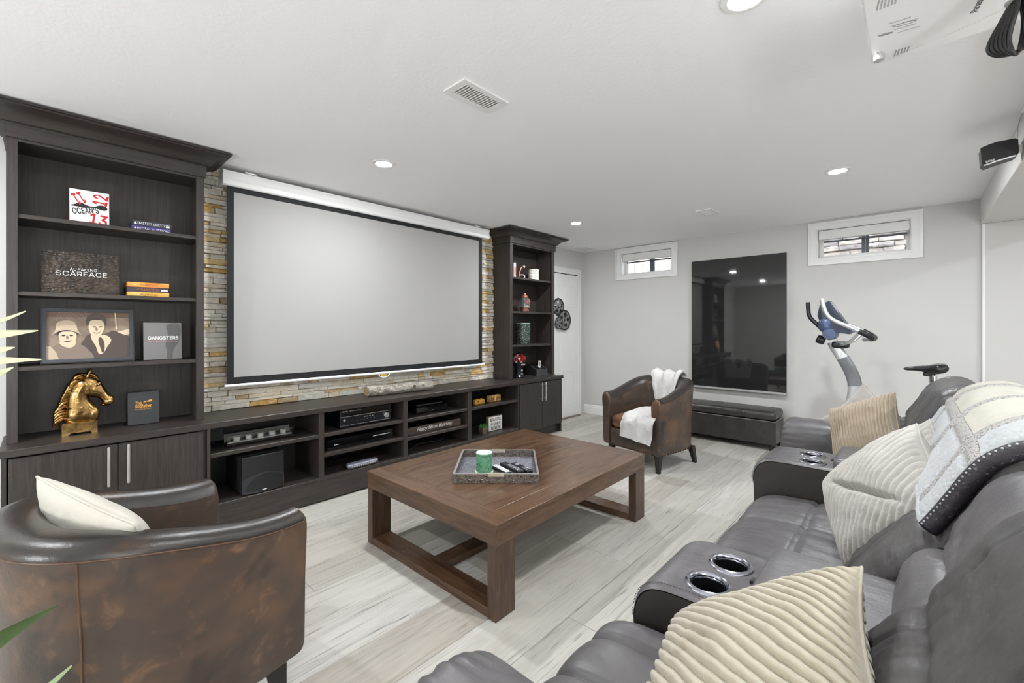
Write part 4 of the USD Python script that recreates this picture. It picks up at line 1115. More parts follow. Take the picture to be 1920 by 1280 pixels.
part(BK, 'knob', cat(rot(lathe([(.028, 0), (.036, .01), (.036, .05), (.03, .06)], 14), (0, 1, 0), -70).apply_translation((-.56, by - .05, 1.165))), black_plastic, smooth=40)
for s_ in (-1, 1):
    yo = by + s_ * .20
    hb = part(BK, 'handlebar', tube([(-.56, by + s_ * .225, 1.52), (-.548, by + s_ * .22, 1.45), (-.515, by + s_ * .215, 1.37), (-.44, by + s_ * .21, 1.315), (-.34, by + s_ * .20, 1.262), (-.275, by + s_ * .185, 1.222), (-.243, by + s_ * .14, 1.196), (-.262, by + s_ * .07, 1.186), (-.30, by, 1.183)], .0165, 14, 60), silver, smooth=True)
    part(BK, 'grip', tube([(-.322, by + s_ * .197, 1.252), (-.275, by + s_ * .185, 1.222), (-.243, by + s_ * .14, 1.196), (-.250, by + s_ * .095, 1.189)], .0205, 14, 30), bike_dark, smooth=True, sub=hb)
    part(BK, 'brace', tube([(-.315, by + s_ * .195, 1.245), (-.385, by + s_ * .15, 1.165), (-.45, by + s_ * .06, 1.140)], .012, 10, 20), silver, smooth=True, sub=hb)
part(BK, 'front_bar', tube([(-.693, by + .02, 1.505), (-.690, by + .02, 1.44), (-.678, by + .02, 1.375), (-.64, by + .02, 1.325), (-.585, by + .01, 1.262), (-.545, by, 1.22)], .0165, 12, 40), bike_dark, smooth=True, label='black upright front grip bar')

# ---------------------------------------------------------------- tray, candle and remote controls on the coffee table
RT, FW = np.array([.735, .678]), np.array([-.678, .735])
def tl_(x, y):
    """tray frame -> world: x to the tray's right, y away from its front"""
    p = FW * 2.395 + RT * -.090 + RT * x + FW * y
    return p
tray_m = mat('tray_croc', (112, 104, 96), .22, .35, layers=[((66, 60, 56), 70, .45, .65, 3, .5)], bumps=[('cells', 120, .9, .004)])
tray_rim = mat('tray_rim', (188, 184, 178), .25, .6)
TZ = .426
tc = tl_(0, .235)
TR = thing('serving_tray', 'square embossed metallic tray on the coffee table', 'tray', loc=(tc[0], tc[1], TZ), rz=42.7)
part(TR, 'bottom', bx(-.228, .228, -.228, .228, 0, .008, .001), mat('tray_liner', (150, 152, 162), .3, .3, layers=[((108, 108, 116), 90, .45, .6, 2, 0)], bumps=[('cells', 160, .6, .003)]), local=True)
for ax, s_ in ((0, -1), (0, 1), (1, -1), (1, 1)):
    if ax == 0:
        part(TR, 'side', bx(-.237, .237, s_ * .2325 - .0065, s_ * .2325 + .0065, 0, .050, .001), tray_m, local=True)
    else:
        part(TR, 'side', bx(s_ * .2325 - .0065, s_ * .2325 + .0065, -.226, .226, 0, .050, .001), tray_m, local=True)
part(TR, 'rim', prism_xy(sbox(-.238, -.238, .238, .238).difference(sbox(-.226, -.226, .226, .226)), .0495, .0525), tray_rim, local=True)
for s_ in (-1, 1):
    part(TR, 'grip_plate', cat(bx(-.046, .046, s_ * .2325 - .0085, s_ * .2325 + .0085, .034, .0545, .002)), mat('grip_brass', (202, 192, 176), .28, .7), local=True)
cd = tl_(-.075, .165)
CN = thing('pillar_candle', 'green marbled pillar candle standing in the tray', 'candle', loc=(cd[0], cd[1], TZ + .008))
part(CN, 'coaster', lathe([(.054, TZ + .008), (.056, TZ + .011), (.054, TZ + .014)], 40, (cd[0], cd[1], 0)), mat('cork_white', (212, 206, 190), .7), smooth=30)
part(CN, 'wax', lathe([(.046, TZ + .014), (.048, TZ + .017), (.048, TZ + .118), (.045, TZ + .122), (.040, TZ + .119), (.02, TZ + .117), (.001, TZ + .117)], 48, (cd[0], cd[1], 0)),
     mat('green_marble_wax', (96, 150, 116), .35, layers=[((40, 96, 70), (18, 18, 26), .50, .62, 6, 2.0), ((186, 214, 192), (24, 24, 30), .58, .72, 6, 2.4)], subsurf=.15), smooth=35)
part(CN, 'rim_wax', lathe([(.0482, TZ + .1195), (.0478, TZ + .1232), (.043, TZ + .1238), (.041, TZ + .1205)], 48, (cd[0], cd[1], 0)), mat('pale_wax', (206, 224, 212), .4), smooth=40)
part(CN, 'wick', tube([(cd[0], cd[1], TZ + .116), (cd[0] + .002, cd[1], TZ + .128)], .0012, 6), black_matte)
rem_grey = mat('remote_button', (150, 152, 158), .4)
for ri, (x0, y0, x1, y1, w, l, top, lab) in enumerate([(.005, .13, 0, 0, .040, .165, mat('remote_silver', (206, 208, 210), .35), 'remote control with a plain silver face beside the green candle'),
                                                       (.067, .165, 0, 0, .044, .20, mat('remote_dark', (46, 47, 52), .4), 'remote control with many grey buttons, middle of the three in the tray'),
                                                       (.125, .165, 0, 0, .040, .18, mat('remote_black', (28, 28, 31), .35), 'black remote control with a round pad, furthest from the candle')]):
    p = tl_(x0 + .02, y0 + .035)
    R_ = thing('remote_control', lab, 'remote control', loc=(p[0], p[1], TZ + .008), rz=42.7 + 34, group='remote controls in the tray')
    part(R_, 'body', rbox(w, l, .020, .006, 8, at=(0, 0, .010)), mat('remote_body', (30, 30, 33), .4), smooth=True, local=True)
    fp = part(R_, 'face', bx(-w / 2 + .003, w / 2 - .003, -l / 2 + .006, l / 2 - .006, .0195, .0215, .001), top, local=True)
    if ri:
        for a_ in range(3):
            for b_ in range(6 if ri == 1 else 3):
                part(R_, 'button', bxc(-.011 + a_ * .011, -l / 2 + .024 + b_ * .021, .0222, .0075, .010, .0022, .001), rem_grey if (a_ + b_) % 3 else mat('remote_button_light', (200, 202, 206), .4), local=True)
        if ri == 2:
            part(R_, 'pad', lathe([(.014, .021), (.013, .0235), (.006, .0235), (.006, .022)], 20, (0, l / 2 - .045, 0)), rem_grey, smooth=30, local=True)

# ---------------------------------------------------------------- left bookcase contents
def slab(name, label, cat_, x, y0, y1, z0, h, th, face, edge, lean=0.0, group=None):
    """Upright flat thing (box, book, case) facing +x whose front face stands at x; returns the thing and a face placer."""
    z0 = z0 + th * math.sin(math.radians(lean)) + .0004
    t = thing(name, label, cat_, loc=(x - th / 2, (y0 + y1) / 2, z0), group=group)
    R = lambda m: rot(m, (0, 1, 0), -lean, (x, 0, z0))
    part(t, 'case', R(bx(x - th, x - .0015, y0, y1, z0, z0 + h, .0015)), edge)
    c = part(t, 'cover', R(bx(x - .0015, x, y0 + .001, y1 - .001, z0 + .001, z0 + h - .001, 0)), face)
    return t, c, (lambda m, y, z, off=.0004: R(face_x(m, x + off - .0012 + .0008, y, z)))
red = mat('print_red', (196, 32, 38), .5); ink = mat('print_black', (24, 23, 24), .5); whitep = mat('print_white', (236, 234, 232), .5)
S1, S2, S3, S0 = 1.862, 1.467, 1.080, .693
box_white = mat('box_white', (232, 230, 230), .4)
t, c, pl = slab('box_set', 'white boxed film set with big red numbers on the top shelf', 'box set', -3.430, .108, .272, S1, .192, .045, box_white, mat('box_dark', (38, 26, 28), .4), lean=4)
def spun(s, h, deg, w=None, bold=True):
    return rot(text(s, h, .0008, bold, w), (0, 0, 1), deg)
part(t, 'lettering', pl(spun("OCEAN'S", .032, 11, .108), .176, S1 + .062), ink, sub=c)
part(t, 'lettering', pl(spun('13', .058, -8, .075), .222, S1 + .006), red, sub=c)
part(t, 'lettering', pl(rot(text('11', .062, .0008, True, .042), (0, 0, 1), -152), .132, S1 + .170), red, sub=c)
part(t, 'lettering', pl(rot(text('12', .060, .0008, True, .058), (0, 0, 1), 82), .264, S1 + .146), red, sub=c)
sil = Polygon(spline([(.0, 0), (.02, .012), (.045, .022), (.060, .014), (.095, .010), (.12, .022), (.145, .016), (.150, .002), (.13, -.006), (.10, .002), (.06, -.004), (.03, -.002)], 60, True))
part(t, 'figures_print', pl(extrude(sil, .0006), .113, S1 + .098), ink, sub=c, label='small dark printed figures across the middle')
part(t, 'spine_print', cat(rot(bx(-3.470, -3.436, .1072, .1080, S1 + .01, S1 + .07, 0), (0, 1, 0), -4, (-3.43, 0, S1))), red, sub=c)

def flat_case(name, label, cat_, y0, y1, z0, h, x0, x1, m, txt, tm, group=None, jit=0.0, bold=False):
    t = thing(name, label, cat_, loc=((x0 + x1) / 2, (y0 + y1) / 2, z0), group=group)
    part(t, 'case', bx(x0, x1, y0 + jit, y1 + jit, z0, z0 + h, .0015), m)
    part(t, 'lettering', face_x(text(txt, h * .42, .0006, bold), x1 - .0002, (y0 + y1) / 2 + jit, z0 + h * .30), tm)
    return t
for k, (m, lab) in enumerate([(mat('case_purple', (74, 66, 128), .35), 'purple film case lying under the slate one on the top shelf'), (mat('case_slate', (52, 57, 68), .35), 'slate grey film case lying on the purple one on the top shelf')]):
    q = flat_case('film_case', lab, 'film case', .368, .556, S1 + k * .0325, .0320, -3.56, -3.425, m, ['SPECIAL EDITION', 'LIMITED EDITION'][k], whitep, group='film cases on the bookcase shelves', jit=.004 * k)
    part(q, 'logo', cat(bx(-3.4252, -3.4244, .380, .390, S1 + k * .0325 + .006, S1 + k * .0325 + .018, 0), bx(-3.4252, -3.4244, .530, .548, S1 + k * .0325 + .006, S1 + k * .0325 + .014, 0)), whitep)

croc = mat('croc_leather', (52, 46, 42), .20, layers=[((84, 70, 56), 12, .45, .75, 4, .4)], bumps=[('dots', (60, 60, 95), .9, .006), ('noise', 30, .3, .006)])
t, c, pl = slab('leather_box', 'large embossed crocodile-leather box with silver lettering on the second shelf', 'box', -3.440, .002, .316, S2, .234, .04, croc, black_matte, lean=5)
foil = mat('silver_foil', (232, 232, 232), .25, .3)
part(t, 'lettering', pl(text('SCARFACE', .026, .0010, False, .205), .160, S2 + .102), foil, sub=c)
part(t, 'lettering', pl(text('AL PACINO', .014, .0010, False, .110), .166, S2 + .133), foil, sub=c)
for k, (m, lab, tx) in enumerate([(mat('case_yellow', (226, 172, 72), .4, layers=[((236, 204, 120), 9, .5, .7, 3, 0)]), 'yellow-spined case at the bottom of the stack on the second shelf', 'Beginnings'), (mat('case_dark', (60, 54, 60), .4), 'dark-spined case between the two orange ones on the second shelf', 'COLLECTION'), (mat('case_orange', (226, 140, 54), .4, layers=[((240, 186, 96), 9, .5, .7, 3, 0)]), 'orange-spined case on top of the stack on the second shelf', 'Adventures')]):
    q = flat_case('film_case', lab, 'film case', .350, .548, S2 + k * .0290, .0285, -3.56, -3.430, m, tx, mat('print_brown', (112, 62, 24), .5) if k != 1 else mat('print_rust', (196, 96, 62), .5), group='film cases on the bookcase shelves', jit=-.002 if k == 1 else 0)
    if k == 1:
        part(q, 'spine_logo', bx(-3.4302, -3.4294, .508, .540, S2 + .0290 + .008, S2 + .0290 + .017, 0), whitep)

# framed sepia photograph of two people
FX, fy0, fy1, fz0, fz1 = -3.430, .000, .384, S3 + .0036, S3 + .312
t = thing('picture_frame', 'framed sepia photograph of a smiling couple, woman in a cloche hat', 'picture', loc=(FX, .19, S3))
frame_m = mat('frame_gunmetal', (70, 74, 80), .25, .5)
LR = lambda m: rot(m, (0, 1, 0), -7, (FX, 0, S3))
def mitre(y0, y1, z0, z1, w, x0, x1):
    o = []
    q = [(y0, z0), (y1, z0), (y1, z1), (y0, z1)]; i_ = [(y0 + w, z0 + w), (y1 - w, z0 + w), (y1 - w, z1 - w), (y0 + w, z1 - w)]
    for k in range(4):
        k2 = (k + 1) % 4
        o.append(prism_yz([q[k], q[k2], i_[k2], i_[k]], x0, x1))
    return o
for m in mitre(fy0, fy1, fz0, fz1, .010, FX - .022, FX - .004): part(t, 'outer_edge', LR(m), black_plastic)
for m in mitre(fy0 + .006, fy1 - .006, fz0 + .006, fz1 - .006, .016, FX - .020, FX + .003): part(t, 'moulding', LR(m), frame_m)
pr_ = part(t, 'photo_print', LR(bx(FX - .014, FX - .010, fy0 + .018, fy1 - .018, fz0 + .018, fz1 - .018, 0)), mat('sepia_mid', (150, 130, 112), .45, layers=[((128, 108, 92), 20, .4, .6, 3, 0)]))
pw, ph_ = .348, .273
sep = {k: mat('sepia_' + k, c, .45) for k, c in dict(light=(214, 196, 166), pale=(196, 176, 150), dark=(78, 66, 60), deep=(52, 44, 42), brick=(112, 84, 68), grey=(132, 116, 104)).items()}
lay = [0]
def sp(pts, key, n=50, smooth_=True):
    lay[0] += 1
    q = spline(pts, n, True) if smooth_ else pts
    g = Polygon(q).buffer(0).intersection(sbox(0, 0, 1.72, 1))
    if g.is_empty: return
    m = extrude(affinity.scale(g, pw / 1.72, ph_, origin=(0, 0)), .0002)
    part(t, 'printed_shape', LR(face_x(m, FX - .0100 + lay[0] * .00012, fy0 + .018, fz0 + .018)), sep[key], sub=pr_)
sp([(0, .88), (1.72, .88), (1.72, 1), (0, 1)], 'brick', smooth_=False)
for k in range(16): sp([(-.1 + k * .055, .45), (-.085 + k * .055, .45), (.30 + k * .055, 1), (.285 + k * .055, 1)], 'grey', smooth_=False)
sp([(1.40, .62), (1.43, .62), (1.41, 1), (1.38, 1)], 'light', smooth_=False)
sp([(1.40, .56), (1.72, .64), (1.72, .52), (1.42, .48)], 'light', smooth_=False)
sp([(.62, 0), (.66, .30), (.80, .50), (.95, .55), (1.15, .52), (1.35, .60), (1.55, .52), (1.72, .46), (1.72, 0)], 'dark', smooth_=False)
sp([(.88, .52), (1.0, .47), (1.12, .51), (1.30, .40), (1.22, .26), (1.13, .12), (1.05, .10), (.98, .26), (.90, .40)], 'light')
sp([(1.045, .45), (1.09, .45), (1.16, .22), (1.12, .12), (1.08, .20)], 'dark', 30)
sp([(.83, .72), (.85, .58), (.92, .49), (1.0, .46), (1.08, .50), (1.14, .60), (1.16, .74), (1.10, .84), (.95, .86), (.85, .82)], 'light')
sp([(.80, .72), (.78, .82), (.84, .92), (1.0, .97), (1.14, .93), (1.20, .82), (1.17, .70), (1.14, .78), (1.05, .83), (.92, .82), (.85, .78), (.83, .70)], 'dark')
for ex in (.91, 1.04): sp([(ex, .675), (ex + .04, .69), (ex + .08, .68), (ex + .04, .665)], 'deep', 20)
sp([(.92, .575), (1.0, .55), (1.08, .585), (1.0, .535)], 'deep', 20)
sp([(.985, .67), (1.02, .61), (.98, .60)], 'grey', 20)
sp([(0, 0), (.02, .26), (.16, .30), (.30, .36), (.56, .36), (.74, .28), (.92, .10), (.95, 0)], 'grey', smooth_=False)
sp([(0, 0), (.0, .30), (.10, .28), (.20, .16), (.26, 0)], 'pale', smooth_=False)
sp([(.26, .36), (.34, .28), (.48, .25), (.58, .34), (.56, .40), (.42, .36), (.30, .40)], 'light')
sp([(.25, .52), (.27, .40), (.36, .31), (.46, .30), (.56, .38), (.59, .50), (.55, .56), (.42, .58), (.30, .57)], 'light')
sp([(.22, .50), (.27, .56), (.42, .59), (.58, .56), (.62, .50), (.62, .60), (.42, .64), (.22, .60)], 'deep')
sp([(.12, .52), (.18, .60), (.20, .74), (.30, .80), (.42, .81), (.54, .78), (.60, .68), (.62, .60), (.68, .52), (.60, .56), (.42, .61), (.24, .58)], 'pale')
for ex in (.30, .45): sp([(ex, .50), (ex + .04, .515), (ex + .08, .505), (ex + .04, .485)], 'deep', 20)
sp([(.33, .40), (.42, .365), (.50, .405), (.42, .385)], 'deep', 20)
sp([(.40, .50), (.44, .44), (.40, .43)], 'grey', 20)
part(t, 'easel_back', LR(bx(FX - .026, FX - .018, fy0 + .012, fy1 - .012, fz0 + .012, fz1 - .012, .001)), black_matte)

t, c, pl = slab('book', 'grey picture book with white GANGSTERS lettering on the third shelf', 'book', -3.425, .424, .612, S3, .230, .022, mat('book_grey', (118, 116, 116), .35), mat('book_edge', (86, 84, 84), .5), lean=5)
part(t, 'cover_figure', pl(extrude(Polygon(spline([(.115, .002), (.112, .05), (.105, .09), (.118, .165), (.112, .212), (.135, .225), (.170, .225), (.175, .12), (.150, .07), (.140, .03), (.135, .002)], 60, True)), .0004), .424, S3 + .001), mat('book_figure', (88, 87, 88), .35), sub=c)
part(t, 'lettering', pl(text('GANGSTERS', .021, .0008, True, .150), .520, S3 + .126), whitep, sub=c)
part(t, 'underline', pl(text('THE CLASSIC FILM COLLECTION', .006, .0006, False, .145), .520, S3 + .113), mat('print_salmon', (226, 150, 130), .5), sub=c)

t, c, pl = slab('collectors_case', 'black square case with gold lettering beside the horse head', 'box', -3.430, .352, .500, S0, .195, .03, mat('case_black', (44, 48, 50), .45), mat('case_black_edge', (26, 27, 28), .5), lean=5)
gold_print = mat('gold_print', (222, 160, 60), .35, .3)
part(t, 'lettering', pl(text('The', .017, .0008, True, .030), .402, S0 + .124), gold_print, sub=c)
part(t, 'lettering', pl(text('Godfather', .021, .0008, True, .078), .424, S0 + .102), gold_print, sub=c)
part(t, 'lettering', pl(text('THE COLLECTION', .006, .0006, False, .078), .424, S0 + .090), gold_print, sub=c)
part(t, 'emblem', pl(extrude(Polygon(spline([(0, 0), (.012, .006), (.03, .004), (.042, .012), (.036, .018), (.02, .012), (.006, .010)], 40, True)), .0006), .424, S0 + .130), gold_print, sub=c)

# gold horse head bust
gold = mat('antique_gold', (188, 152, 96), .22, 1.0, layers=[((84, 62, 38), (20, 20, 24), .48, .68, 5, .6), ((222, 190, 132), 9, .55, .75, 3, .3)], bumps=[('noise', 60, .25, .004)])
HX, HY = -3.425, .148
HH = thing('horse_head', 'antique gold horse head bust on a block base', 'sculpture', loc=(HX, HY, S0))
# drawn in (y, z) to the right, units of metres, origin at the base's centre bottom; the head looks towards +y
def hz(m): return mv(mapm(m, ('z', 'x', 'y')), HX, HY, S0)
base_poly = Polygon([(-.070, 0), (-.070, .062), (-.064, .068), (.064, .068), (.070, .062), (.070, 0), (.048, 0), (.040, .010), (-.036, .010), (-.046, 0)])
part(HH, 'plinth', mv(mapm(extrude(base_poly, .10), ('z', 'x', 'y')), HX - .05, HY, S0), gold, smooth=30)
def blob(poly, d, at, step=.006, lim=None, tilt=0.0):
    m = inflate(Polygon(spline(poly, 120, True)), d, step, .5, lim)
    return mv(mapm(m, ('z', 'x', 'y')), HX + at, HY, S0)
neck = blob([(-.060, .062), (-.066, .10), (-.060, .16), (-.058, .21), (-.040, .262), (-.010, .300), (.030, .305), (.050, .270), (.046, .235), (.040, .205), (.052, .170), (.076, .130), (.080, .090), (.070, .062)], .052, 0, .007, .055)
head = blob([(-.008, .292), (.020, .318), (.055, .316), (.082, .290), (.100, .255), (.118, .215), (.134, .188), (.140, .166), (.130, .148), (.108, .142), (.096, .156), (.082, .180), (.060, .192), (.034, .196), (.006, .212), (-.012, .250)], .040, 0, .006, .042)
cheek = blob([(.002, .285), (.030, .290), (.052, .262), (.052, .225), (.030, .205), (.006, .218), (-.008, .250)], .020, .026, .006, .03)
parts_h = [man(neck), man(head), man(cheek)]
def ball(y, z, x, r, sc=(1, 1, 1)):
    m = trimesh.creation.icosphere(2, 1.0); m.apply_scale([r * sc[0], r * sc[1], r * sc[2]]); m.apply_translation((HX + x, HY + y, S0 + z)); return T(m.vertices, m.faces)
for b in (ball(.118, .163, .018, .022, (.8, 1.1, .9)), ball(.118, .163, -.018, .022, (.8, 1.1, .9)), ball(.124, .178, .012, .02), ball(.066, .262, .031, .013, (.6, 1.2, .7)), ball(.066, .262, -.031, .013, (.6, 1.2, .7)), ball(.066, .272, .030, .016, (.6, 1.3, .35)), ball(.110, .150, .0, .020, (1.1, 1.2, .7)), ball(.05, .10, .022, .04, (.7, .8, 1.2)), ball(-.02, .10, .022, .042, (.7, .8, 1.2))):
    parts_h.append(man(b))
body = parts_h[0]
for q in parts_h[1:]: body = body + q
body = body - man(ball(.133, .178, .026, .006)) - man(ball(.120, .153, .034, .007, (1, 2.6, .35)))
body = body.refine_to_length(.006)
mm = body.to_mesh()
bm = trimesh.Trimesh(mm.vert_properties[:, :3], mm.tri_verts, process=True)
trimesh.smoothing.filter_taubin(bm, iterations=14)
part(HH, 'head', T(bm.vertices, bm.faces), gold, smooth=True)
for s_ in (-1, 1):
    part(HH, 'ear', loft(np.array([[(HX + s_ * .018 + r * math.cos(a) * .8, HY + y + r * math.sin(a) * .7, S0 + z) for a in np.linspace(0, 2 * np.pi, 12, endpoint=False)] for r, y, z in ((.012, .030, .300), (.014, .034, .320), (.010, .042, .345), (.002, .048, .362))])), gold, smooth=True)
    part(HH, 'eye', ball(.068, .260, s_ * .036, .0065), mat('dark_gold', (70, 48, 26), .2, 1.0), smooth=True)
hr_ = random.Random(3)
for k in range(17):
    u_ = k / 16
    zc_ = .315 - .235 * u_
    yc_ = -.004 - .062 * math.sin(min(1, u_ * 1.25) * math.pi / 2) - .012 * (u_ > .7)
    for s_ in (-1, 1):
        x_ = s_ * hr_.uniform(.008, .024)
        part(HH, 'mane_lock', tube([(HX + x_ * .3, HY + yc_ + .030, S0 + zc_ + .012), (HX + x_, HY + yc_ + .004, S0 + zc_ + .008), (HX + x_ * 1.25, HY + yc_ - .014, S0 + zc_ - .008), (HX + x_ * 1.1, HY + yc_ - .010 + hr_.uniform(-.01, .006), S0 + zc_ - .030), (HX + x_, HY + yc_ - .002, S0 + zc_ - .042)], [.004, .0105, .0100, .007, .002], 8, 14), gold, smooth=True)
for k in range(5):
    part(HH, 'forelock', tube([(HX + (k - 2) * .006, HY + .020, S0 + .322), (HX + (k - 2) * .008, HY + .052, S0 + .322), (HX + (k - 2) * .009, HY + .078, S0 + .302 - .004 * k)], [.006, .007, .002], 8, 10), gold, smooth=True)

# ---------------------------------------------------------------- on and in the media console
lr_ = np.random.default_rng(5)
bark = mat('driftwood_bark', (168, 162, 150), .9, layers=[((92, 84, 76), (30, 9, 30), .44, .64, 6, 1.4), ((214, 210, 202), (40, 14, 40), .54, .72, 6, 1.6), ((70, 62, 56), (14, 9, 14), .62, .72, 5, .8)], bumps=[('noise', (60, 20, 60), .9, .012)])
n1, n2 = 70, 40
ys = np.linspace(1.885, 2.505, n1); aa = np.linspace(0, 2 * np.pi, n2, endpoint=False)
rg = []
for y in ys:
    q = np.stack([np.cos(aa) * 1.4, np.full(n2, y * 7), np.sin(aa) * 1.4], -1)
    r = .046 * (1 + .30 * (meshkit.fbm(q, 4, 2) - .5) + .22 * np.exp(-((y - 2.12) / .03) ** 2) * np.exp(-((aa - 1.0) / .5) ** 2)) * (1 - .03 * (y > 2.45))
    cx = -3.43 + .085 * (y - 1.885) / .62 + .012 * math.sin((y - 1.885) * 9)
    rg.append(np.c_[cx + r * np.cos(aa), np.full(n2, y), .737 + r * np.sin(aa) * .92])
LG = thing('driftwood_log', 'weathered grey bark-covered log lying on the worktop below the screen', 'log', loc=(-3.39, 2.19, .693))
lm = loft(rg)
v = np.array(lm.vertices); v[:, 2] += .693 - v[:, 2].min() + .0005; lm.vertices = v
part(LG, 'bark', lm, bark, smooth=55)
part(LG, 'cut_end', mv(rot(lathe([(.034, 0), (.034, .004), (.001, .005)], 20), (1, 0, 0), 90), -3.43, 1.886, .738), mat('cut_wood', (150, 128, 98), .8), smooth=30)
part(LG, 'knot', mv(rot(lathe([(.018, 0), (.015, .010), (.008, .012), (.006, .004), (.001, .003)], 16), (0, 1, 0), 90), -3.345, 2.31, .745), mat('knot_wood', (70, 56, 44), .9), smooth=40)

spk_m = mat('speaker_black', (22, 22, 24), .45, bumps=[('dots', 500, .3, .001)])
t = thing('satellite_speaker', 'small black round-backed speaker at the left end of the upper shelf', 'speaker', loc=(-3.40, .775, .498))
part(t, 'foot', lathe([(.036, .498), (.038, .502), (.022, .508), (.008, .514), (.008, .534)], 20, (-3.40, .775, 0)), black_plastic, smooth=40)
part(t, 'body', rbox(.10, .105, .115, .035, 10, at=(-3.40, .775, .590)), spk_m, smooth=True)
part(t, 'grille', rbox(.012, .090, .10, .005, 6, at=(-3.349, .775, .590)), mat('grille_black', (14, 14, 15), .6), smooth=True)

t = thing('tealight_holder', 'clear glass trough holder with five white tealights on the upper shelf', 'candle holder', loc=(-3.31, 1.03, .498))
clear = mat('clear_glass', (245, 248, 248), .03, trans=1.0, ior=1.45)
part(t, 'trough', prism_xz(Polygon([(-3.350, .508), (-3.282, .508), (-3.270, .572), (-3.277, .572), (-3.287, .520), (-3.345, .520), (-3.355, .572), (-3.362, .572)]), .822, 1.232), clear)
for yy in (.860, 1.194):
    for xx in (-3.342, -3.290):
        part(t, 'foot', lathe([(.006, .4985), (.007, .504), (.005, .5085)], 12, (xx, yy, 0)), clear, smooth=True)
part(t, 'liner', bx(-3.340, -3.292, .828, 1.226, .5205, .530, .001), nickel)
for k in range(5):
    yy = .885 + k * .073
    c_ = part(t, 'tealight', lathe([(.018, .530), (.019, .532), (.019, .552), (.017, .550), (.001, .549)], 24, (-3.316, yy, 0)), mat('tealight_white', (240, 236, 226), .5), smooth=35)
    part(t, 'wick', tube([(-3.316, yy, .548), (-3.316, yy + .001, .559)], .001, 5), black_matte, sub=c_)

t = thing('subwoofer', 'black subwoofer with a curved grille in the lower left opening', 'subwoofer', loc=(-3.37, 1.02, .180))
part(t, 'cabinet', rbox(.30, .262, .252, .012, 8, at=(-3.385, 1.018, .307)), black_matte, smooth=True)
def bow(v):
    v = v.copy(); v[:, 0] += .018 * np.clip(1 - (v[:, 1] / .131) ** 2, 0, 1) * (v[:, 0] > 0); return v
part(t, 'grille', rbox(.024, .262, .252, .008, 16, bow, at=(-3.226, 1.018, .307)), spk_m, smooth=True)
arcp = Polygon([(-.128, -.118)] + [(-.128 + .256 * s, -.03 + .085 * math.sin(math.pi * (.18 + .64 * s)) - .045) for s in np.linspace(0, 1, 30)] + [(.128, -.118)])
ar_m = trimesh.creation.extrude_polygon(arcp.segmentize(.02), .0015, engine='earcut')
av = np.asarray(ar_m.vertices)
part(t, 'grille_arc', T(np.c_[-3.2135 + .018 * (1 - (av[:, 0] / .131) ** 2) + av[:, 2], 1.018 + av[:, 0], .307 + av[:, 1]], ar_m.faces), mat('grille_arc', (40, 43, 48), .5, bumps=[('dots', 500, .3, .001)]))
part(t, 'badge', bx(-3.196, -3.1935, 1.004, 1.032, .198, .203, 0), foil)
for sx in (-3.50, -3.27):
    for sy in (.92, 1.12):
        part(t, 'foot', lathe([(.012, .1802), (.012, .182)], 10, (sx, sy, 0)), black_plastic)

t = thing('av_receiver', 'black audio receiver with a silver volume knob on the top shelf', 'receiver', loc=(-3.36, 1.79, .498))
part(t, 'chassis', bx(-3.57, -3.262, 1.570, 2.006, .506, .638, .003), mat('receiver_black', (20, 20, 22), .35))
fpn = part(t, 'front_panel', bx(-3.262, -3.250, 1.566, 2.010, .505, .640, .003), mat('receiver_face', (30, 32, 38), .22))
part(t, 'display_window', bx(-3.250, -3.2485, 1.574, 2.002, .588, .634, .0005), black_gloss, sub=fpn)
part(t, 'trim_line', cat(bx(-3.2505, -3.2480, 1.566, 2.010, .5835, .5865, 0), bx(-3.2505, -3.2480, 1.566, 2.010, .516, .5185, 0)), nickel, sub=fpn)
part(t, 'volume_knob', rot(lathe([(.023, 0), (.0225, .016), (.019, .019), (.001, .019)], 32), (0, 1, 0), 90).apply_translation((-3.250, 1.962, .551)), nickel, smooth=40, sub=fpn)
part(t, 'lettering', face_x(text('YAMAHA', .0075, .0006, True), -3.2487, 1.606, .622), whitep, sub=fpn)
part(t, 'lettering', face_x(text('NATURAL SOUND AV RECEIVER', .0045, .0006), -3.2487, 1.690, .6235), whitep, sub=fpn)
for k in range(4):
    part(t, 'button', bxc(-3.248, 1.768 + k * .024, .566, .006, .011, .007, .001), nickel, sub=fpn)
for k in range(6):
    part(t, 'button', bxc(-3.248, 1.705 + k * .030, .545, .005, .009, .004, .001), mat('button_grey', (140, 142, 148), .35), sub=fpn)
part(t, 'power_button', rot(lathe([(.009, 0), (.009, .006), (.001, .007)], 20), (0, 1, 0), 90).apply_translation((-3.250, 1.60, .560)), nickel, smooth=40, sub=fpn)
for sx in (-3.53, -3.29):
    for sy in (1.61, 1.97):
        part(t, 'foot', lathe([(.018, .4985), (.018, .507)], 14, (sx, sy, 0)), black_plastic)

t = thing('cable_box', 'black set-top box with a silver strip on the middle shelf below the receiver', 'set-top box', loc=(-3.36, 1.76, .350))
part(t, 'chassis', bx(-3.55, -3.250, 1.46, 2.03, .353, .428, .003), black_gloss)
part(t, 'front_strip', cat(bx(-3.2505, -3.2475, 1.845, 1.995, .392, .398, 0), bx(-3.2505, -3.2475, 1.520, 1.555, .381, .386, 0)), foil, label='bright silver strips')
for sx in (-3.52, -3.28):
    for sy in (1.49, 2.00):
        part(t, 'foot', lathe([(.012, .3505), (.012, .354)], 10, (sx, sy, 0)), black_plastic)
t = thing('silver_console', 'silver bar-shaped electronic device with rows of buttons on the bottom shelf', 'device', loc=(-3.23, 1.74, .180))
part(t, 'shell', rot(rbox(.050, .262, .036, .017, 14), (0, 1, 0), 20).apply_translation((-3.232, 1.742, .204)), mat('device_silver', (150, 152, 166), .25, .5), smooth=True)
